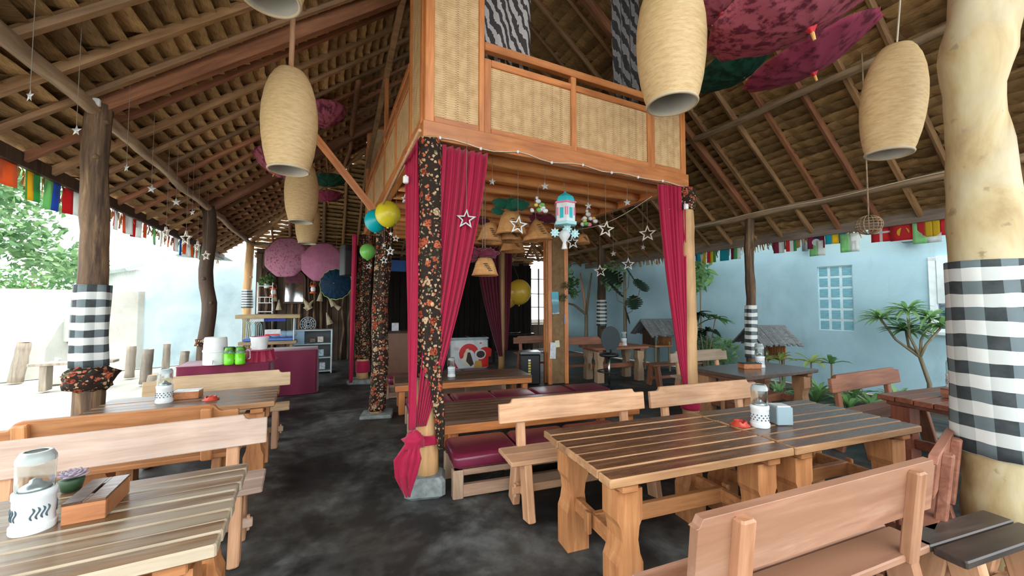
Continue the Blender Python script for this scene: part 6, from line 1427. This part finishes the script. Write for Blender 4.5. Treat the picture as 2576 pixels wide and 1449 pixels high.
for i, (px, mat, n, L, wd, off, lab) in enumerate(((2010, LY, 12, .42, .11, .9, 'yellow-green broad-leaved plant by the small thatched hut'), (2075, LY, 9, .40, .10, .7, 'pale broad-leaved plant below the glass block window'), (2120, LG, 9, .35, .08, .6, 'low green plant below the glass block window'), (1985, LL, 8, .34, .11, 1.1, 'bright broad leaf plant in front of the hut post'))):
    b = gp(px, 900, off); t = thing('croton', lab, 'plant', b); mb = MB(); mb.tube([(0, 0, 0), (.01, 0, .56)], .016, 6); mb.build('stem', W_STEM, t); blade_plant(t, (0, 0, .54), n, L, wd, mat, i + 20, .7)
for i, (px, off) in enumerate(((2120, 1.2), (2190, 1.0), (2250, 1.4), (2150, 1.9), (2290, .9), (2230, 2.0), (2060, 1.8))):
    b = gp(px, 900, off); t = thing('spider_lily', 'low strappy green plant in the bed along the blue wall', 'plant', b, group='strappy bed plants'); blade_plant(t, (0, 0, .05), 16, .55, .06, LG if i % 2 else LL, i + 40, .9)
b = gp(1822, 850, .8); t = thing('schefflera', 'dark umbrella-leaved shrub between the tan post and banded post', 'shrub', b)
for k, (px, py) in enumerate(((1800, 790), (1825, 830), (1790, 835), (1845, 800))): c = on_wall(px, py) + WALL_IN * .8 - b; mb = MB(); mb.tube([(0, 0, 0), c * .5 + Vector((0, 0, .1)), c], .014, 6); mb.build('stem', W_STEM, t); blade_plant(t, c, 16, .38, .10, LD if k < 3 else LG, 60 + k, .3)
for i, (px, py, R, mat, off, lab) in enumerate(((1785, 860, .42, LG, .6, 'light speckled bush behind the smooth tan post'), (1840, 880, .40, LL, .5, 'yellow-green bush at the foot of the banded post'), (1445, 880, .42, LG, .9, 'green bush by the rattan column at the blue wall'))):
    b = gp(px, py, off); t = thing('bush', lab, 'bush', b); mb = MB()
    for k in range(4): mb = MB(); mb.tube([(0, 0, 0), (.12 * cos(k * 1.6), .12 * sin(k * 1.6), .5)], .01, 5); mb.build('stem', W_STEM, t)
    leafy('foliage', mat, t, (0, 0, .55), R, 420, .10, 80 + i)
# small tree behind the rear tables
b = gp(1530, 860, 1.0); t = thing('frangipani_tree', 'forked bare-stemmed tree with drooping leaves behind the rear table', 'tree', b)
kn = on_wall(1532, 790) + WALL_IN * 1.0 - b
mb = MB(); mb.tube([(0, 0, 0), (.03, 0, kn.z * .6), kn], [.07, .06, .055], 9); mb.build('trunk', W_STEM, t, True)
for k, (px, py) in enumerate(((1516, 690), (1546, 690), (1470, 760))):
    c = on_wall(px, py) + WALL_IN * 1.0 - b; mb = MB(); mb.tube([kn, (kn + c) / 2 + Vector((0, 0, .1)), c], [.045, .035, .022], 7); mb.build('branch', W_PALEZ if k == 0 else W_STEM, t, True)
for k, (px, py, m_) in enumerate(((1470, 690, LL), (1455, 770, LL), (1490, 720, LG), (1600, 700, LL))): c = on_wall(px, py) + WALL_IN * 1.0 - b; leafy('foliage', m_, t, c, .38, 110, .20, 90 + k, 1.2, 2.2)
b = gp(1650, 820, 1.3); t = thing('monstera', 'tall dark monstera with huge split leaves behind the swept curtain', 'plant', b); mb = MB(); mb.tube([(0, 0, 0), (.05, .05, 1.3), (.0, 0, 2.5)], [.05, .045, .03], 8); mb.build('stem', W_STEM, t, True)
rnd = random.Random(12)
for k, (px, py, s) in enumerate(((1630, 672, .7), (1615, 700, .75), (1625, 730, .7), (1660, 690, .7), (1672, 760, .6), (1655, 790, .55), (1690, 720, .6))):
    c = on_wall(px, py) + WALL_IN * 1.3 - b; poly = [(0, -.5)]; n = 7
    for i in range(n): f = i / n; w_ = .38 * sin(pi * (.15 + .8 * f)); poly += [(w_, -.45 + f * .9), (w_ * .95, -.45 + f * .9 + .06), (w_ * .3, -.45 + f * .9 + .085)]
    poly.append((0, .5)); poly += [(-x_, y_) for x_, y_ in reversed(poly[1:-1])]
    mb = MB(); mb.prism([(x_ * s, y_ * s) for x_, y_ in poly], .006); o = mb.build('leaf', LD, t); o.location = c; o.rotation_euler = (radians(rnd.uniform(35, 75)), rnd.uniform(-.5, .5), rnd.uniform(-1.2, 1.6))
    mb = MB(); mb.tube([(.02, 0, c.z * .8), c * .8 + Vector((0, 0, .1)), c], .009, 5); mb.build('leaf_stalk', W_STEM, t)
for px, py, lab in ((1778, 712, 'pale leafy creeper over the blue wall beside the tan post'), (1796, 690, 'pale hanging leaf cluster under the bunting by the tan post')):
    b = on_wall(px, py) + WALL_IN * .6; t = thing('creeper', lab, 'plant', (b.x, b.y, 0)); leafy('foliage', LL, t, (0, 0, b.z), .34, 90, .22, px, 1, 2.0); mb = MB(); mb.tube([(0, 0, 0), (.05, .05, b.z * .5), (0, 0, b.z)], .02, 6); mb.build('stem', W_STEM, t)
# ivy sprigs on the rattan column
for px, py in ((1424, 718), (1418, 748)): q = PY(px, py, 6.76); t = thing('ivy_sprig', 'sprig of small leaves tied to the rattan column', 'plant', q, group='sprigs on the rattan column'); leafy('foliage', leafmat('ivy_leaf', (.05, .07, .03), (.22, .22, .10)), t, (0, 0, 0), .09, 60, .05, px); mb = MB(); mb.tube([(0, .01, -.08), (0, .04, .1)], .004, 5); mb.build('stem', W_STEM, t)
# spirit huts
STRAW = wood('grey_straw', (.08, .085, .085), (.17, .18, .18), (.26, .27, .27), axis=1, scale=12, rough=.85, bump=.6)
def hut(lab, px, off, w_, z0, h, rz):
    b = gp(px, 900, off); t = thing('thatched_hut', lab, 'hut', b, rz)
    for sx in (-1, 1):
        for sy in (-1, 1): mb = MB(); mb.tube([(sx * w_ * .3, sy * w_ * .28, 0), (sx * w_ * .3, sy * w_ * .28, z0)], .03, 8); mb.build('leg', W_STEM, t)
    obox('hut_floor', W_HONEYX, t, (0, 0, z0 - .1), (w_ * .75, w_ * .7, .04))
    for k in range(8): obox('wall_slat', W_HONEY, t, (-w_ * .33 + k * w_ * .66 / 7, -w_ * .32, z0 - .0), (w_ * .085, .02, .24))
    obox('back_board', W_DARK, t, (0, w_ * .32, z0 + .08), (w_ * .7, .02, .42))
    for s in (-1, 1):
        rnd = random.Random(int(px) + s); n = 16; sl = w_ * .78
        for k in range(n):
            y = -w_ * .62 + k * w_ * 1.24 / (n - 1); mb = MB(); ll = sl * rnd.uniform(.92, 1.08); mb.bbox((0, 0, 0), (ll, w_ * .085, .03), .006); o = mb.build('straw_bundle', STRAW, t); o.location = (s * ll * .40, y, z0 + h - ll * .30 + .02 * rnd.random()); o.rotation_euler = (0, s * radians(40), 0)
    mb = MB(); mb.tube([(0, -w_ * .64, z0 + h + .02), (0, w_ * .64, z0 + h + .02)], .04, 8); mb.build('ridge_bundle', STRAW, t)
    return t
hut('small grey-thatched spirit hut beside the banded post at the blue wall', 1975, .85, .66, .70, .46, radians(72)); hut('dark thatched spirit hut in the shade behind the swept curtain', 1712, 1.0, .72, .72, .50, radians(80))
# ---------------------------------------------------------------- sand yard on the left
W_STUMP = wood('grey_stump', (.16, .13, .10), (.27, .23, .18), (.37, .33, .27), axis=2, scale=5, rough=.85, bump=.6)
for i, (px, py, pt_, wp, lab) in enumerate(((38, 962, 862, 30, 'leaning weathered log post at the foot of the yard wall'), (325, 950, 872, 22, 'upright grey log post beside the checked bark post'), (365, 966, 880, 26, 'broad grey log post before the white pole'), (416, 932, 866, 18, 'thin grey log post past the white pole'), (462, 938, 884, 22, 'short brown log post nearest the white dispenser'), (386, 976, 944, 34, 'squat sawn log seat on the sand'))):
    p = PZ(px, py, 0); dep = (p - CAM).dot(fw); h = (py - pt_) / F * dep; r = wp / 2 / F * dep / 1.1; t = thing('log_post', lab, 'log', p); mb, _, _ = log((0, 0, 0), (.10 if i == 0 else .02, 0, h), r, r * .92, .03, seed=i + 200, sides=12); mb.build('log_body', W_STUMP, t, True); mb = MB(); mb.lathe([(.001, h + .004), (r * .85, h + .004)], 12, c=(.10 if i == 0 else .02, 0, 0)); mb.build('sawn_end', W_PALEZ, t)
p = PZ(378, 918, 0); t = thing('white_pole', 'slim pale blue-white pole standing before the yard wall', 'pole', p); mb = MB(); mb.tube([(0, 0, .05), (0, 0, 3.3)], .075, 14); mb.build('pole_tube', plain('pale_pole', (.50, .62, .64), .5), t, True); mb = MB(); mb.lathe([(.001, .0), (.12, 0), (.12, .05), (.001, .05)], 14); mb.build('pole_foot', STONE, t)
a = PZ(75, 985, 0); b = PZ(290, 970, 0); t = thing('yard_bench', 'plain grey plank bench out on the sand', 'bench', (a + b) / 2, atan2((b - a).y, (b - a).x)); L = (b - a).length; obox('seat_plank', W_STUMP, t, (0, 0, .50), (L, .28, .05))
for s in (-1, 1): obox('leg', W_STUMP, t, (s * L * .33, 0, .24), (.10, .22, .48))
p = PZ(232, 950, 0); t = thing('pale_bin', 'pale upturned sack leaning by the yard bench', 'sack', p + Vector((-.35, -.55, 0))); mb = MB(); mb.lathe([(.001, 0), (.17, 0), (.20, .12), (.17, .34), (.09, .44), (.001, .46)], 18)
for i in range(len(mb.v)): v = Vector(mb.v[i]); mb.v[i] = tuple(v + wob(v * 5, .03, 1.0))
mb.build('sack_body', plain('pale_sack', (.50, .50, .46), .8), t, True); mb = MB(); mb.tube([(0, 0, .44), (.03, 0, .52)], [.03, .05], 8); mb.build('sack_neck', plain('pale_sack', (.5, .5, .46), .8), t)
q = PZ(190, 930, 0); wp_ = Vector((-8.0, 11.15, 0)); t = thing('meter_box', 'grey-green box mounted on the low yard wall', 'box', (-5.12, 12.62, 1.05), atan2(7, 11.75)); obox('box_body', plain('grey_green_box', (.36, .40, .34), .6), t, (0, 0, 0), (.5, .22, .55), .02); obox('box_shade', BLACK, t, (0, -.02, -.28), (.4, .2, .03))
# tree and house beyond the wall
BARK = W_LOG
t = thing('yard_tree', 'large leafy green tree growing beyond the yard wall', 'tree', (-8.6, 14.6, 0)); mb = MB(); mb.tube([(0, 0, 0), (.15, -.1, 1.6), (-.1, 0, 3.0), (.1, .1, 4.4)], [.17, .14, .11, .07], 10); mb.build('trunk', BARK, t, True)
for k, (dx, dy, dz) in enumerate(((-1.4, -.4, 3.6), (1.3, -.3, 3.4), (.6, .8, 4.6), (-.6, -.8, 4.6))): mb = MB(); mb.tube([(0, 0, 2.6), (dx * .5, dy * .5, 2.6 + (dz - 2.6) * .6), (dx, dy, dz)], [.07, .05, .025], 7); mb.build('branch', BARK, t, True)
for k, (x, y, z, R, n) in enumerate(((-1.5, -.4, 3.6, 1.1, 600), (1.3, -.3, 3.4, 1.1, 600), (.4, .5, 4.9, 1.3, 700), (-.8, -.8, 5.0, 1.2, 600), (2.2, .2, 2.8, .9, 400), (-.2, -.6, 2.9, 1.0, 420), (1.6, -.2, 4.6, 1.1, 500))): leafy('foliage', LT, t, (x, y, z), R, n, .22, 300 + k, .8, 1.7)
t = thing('yard_tree', 'lower dark bush tree showing over the yard wall beside the big tree', 'tree', (-9.0, 19.0, 0)); mb = MB(); mb.tube([(0, 0, 0), (.1, 0, 1.4), (0, .1, 2.4)], [.1, .08, .05], 8); mb.build('trunk', BARK, t, True)
for k, (x, y, z, R, n) in enumerate(((0, 0, 2.2, .9, 420), (1.0, .2, 2.6, .7, 300), (-1.0, 0, 2.5, .8, 320))): leafy('foliage', LG, t, (x, y, z), R, n, .18, 340 + k, .8, 1.7)
h = thing('neighbour_house', 'pale neighbouring house with grey sloping roof beyond the yard', 'house', (-4.9, 19.2, 0), radians(32)); obox('house_wall', plain('pale_house_wall', (.55, .60, .58), .8), h, (0, 0, 1.4), (3.6, 3.0, 2.8), .01)
for s in (-1, 1): o = obox('roof_slope', plain('grey_roof', (.30, .36, .37), .7), h, (s * 1.0, 0, 3.35), (2.5, 3.5, .12), .01); o.rotation_euler = (0, s * radians(28), 0)
obox('house_door', W_DARK, h, (.4, -1.51, 1.0), (.8, .05, 2.0))
for x_ in (-1.0,): obox('house_window', GD, h, (x_, -1.51, 1.5), (.7, .05, .8))
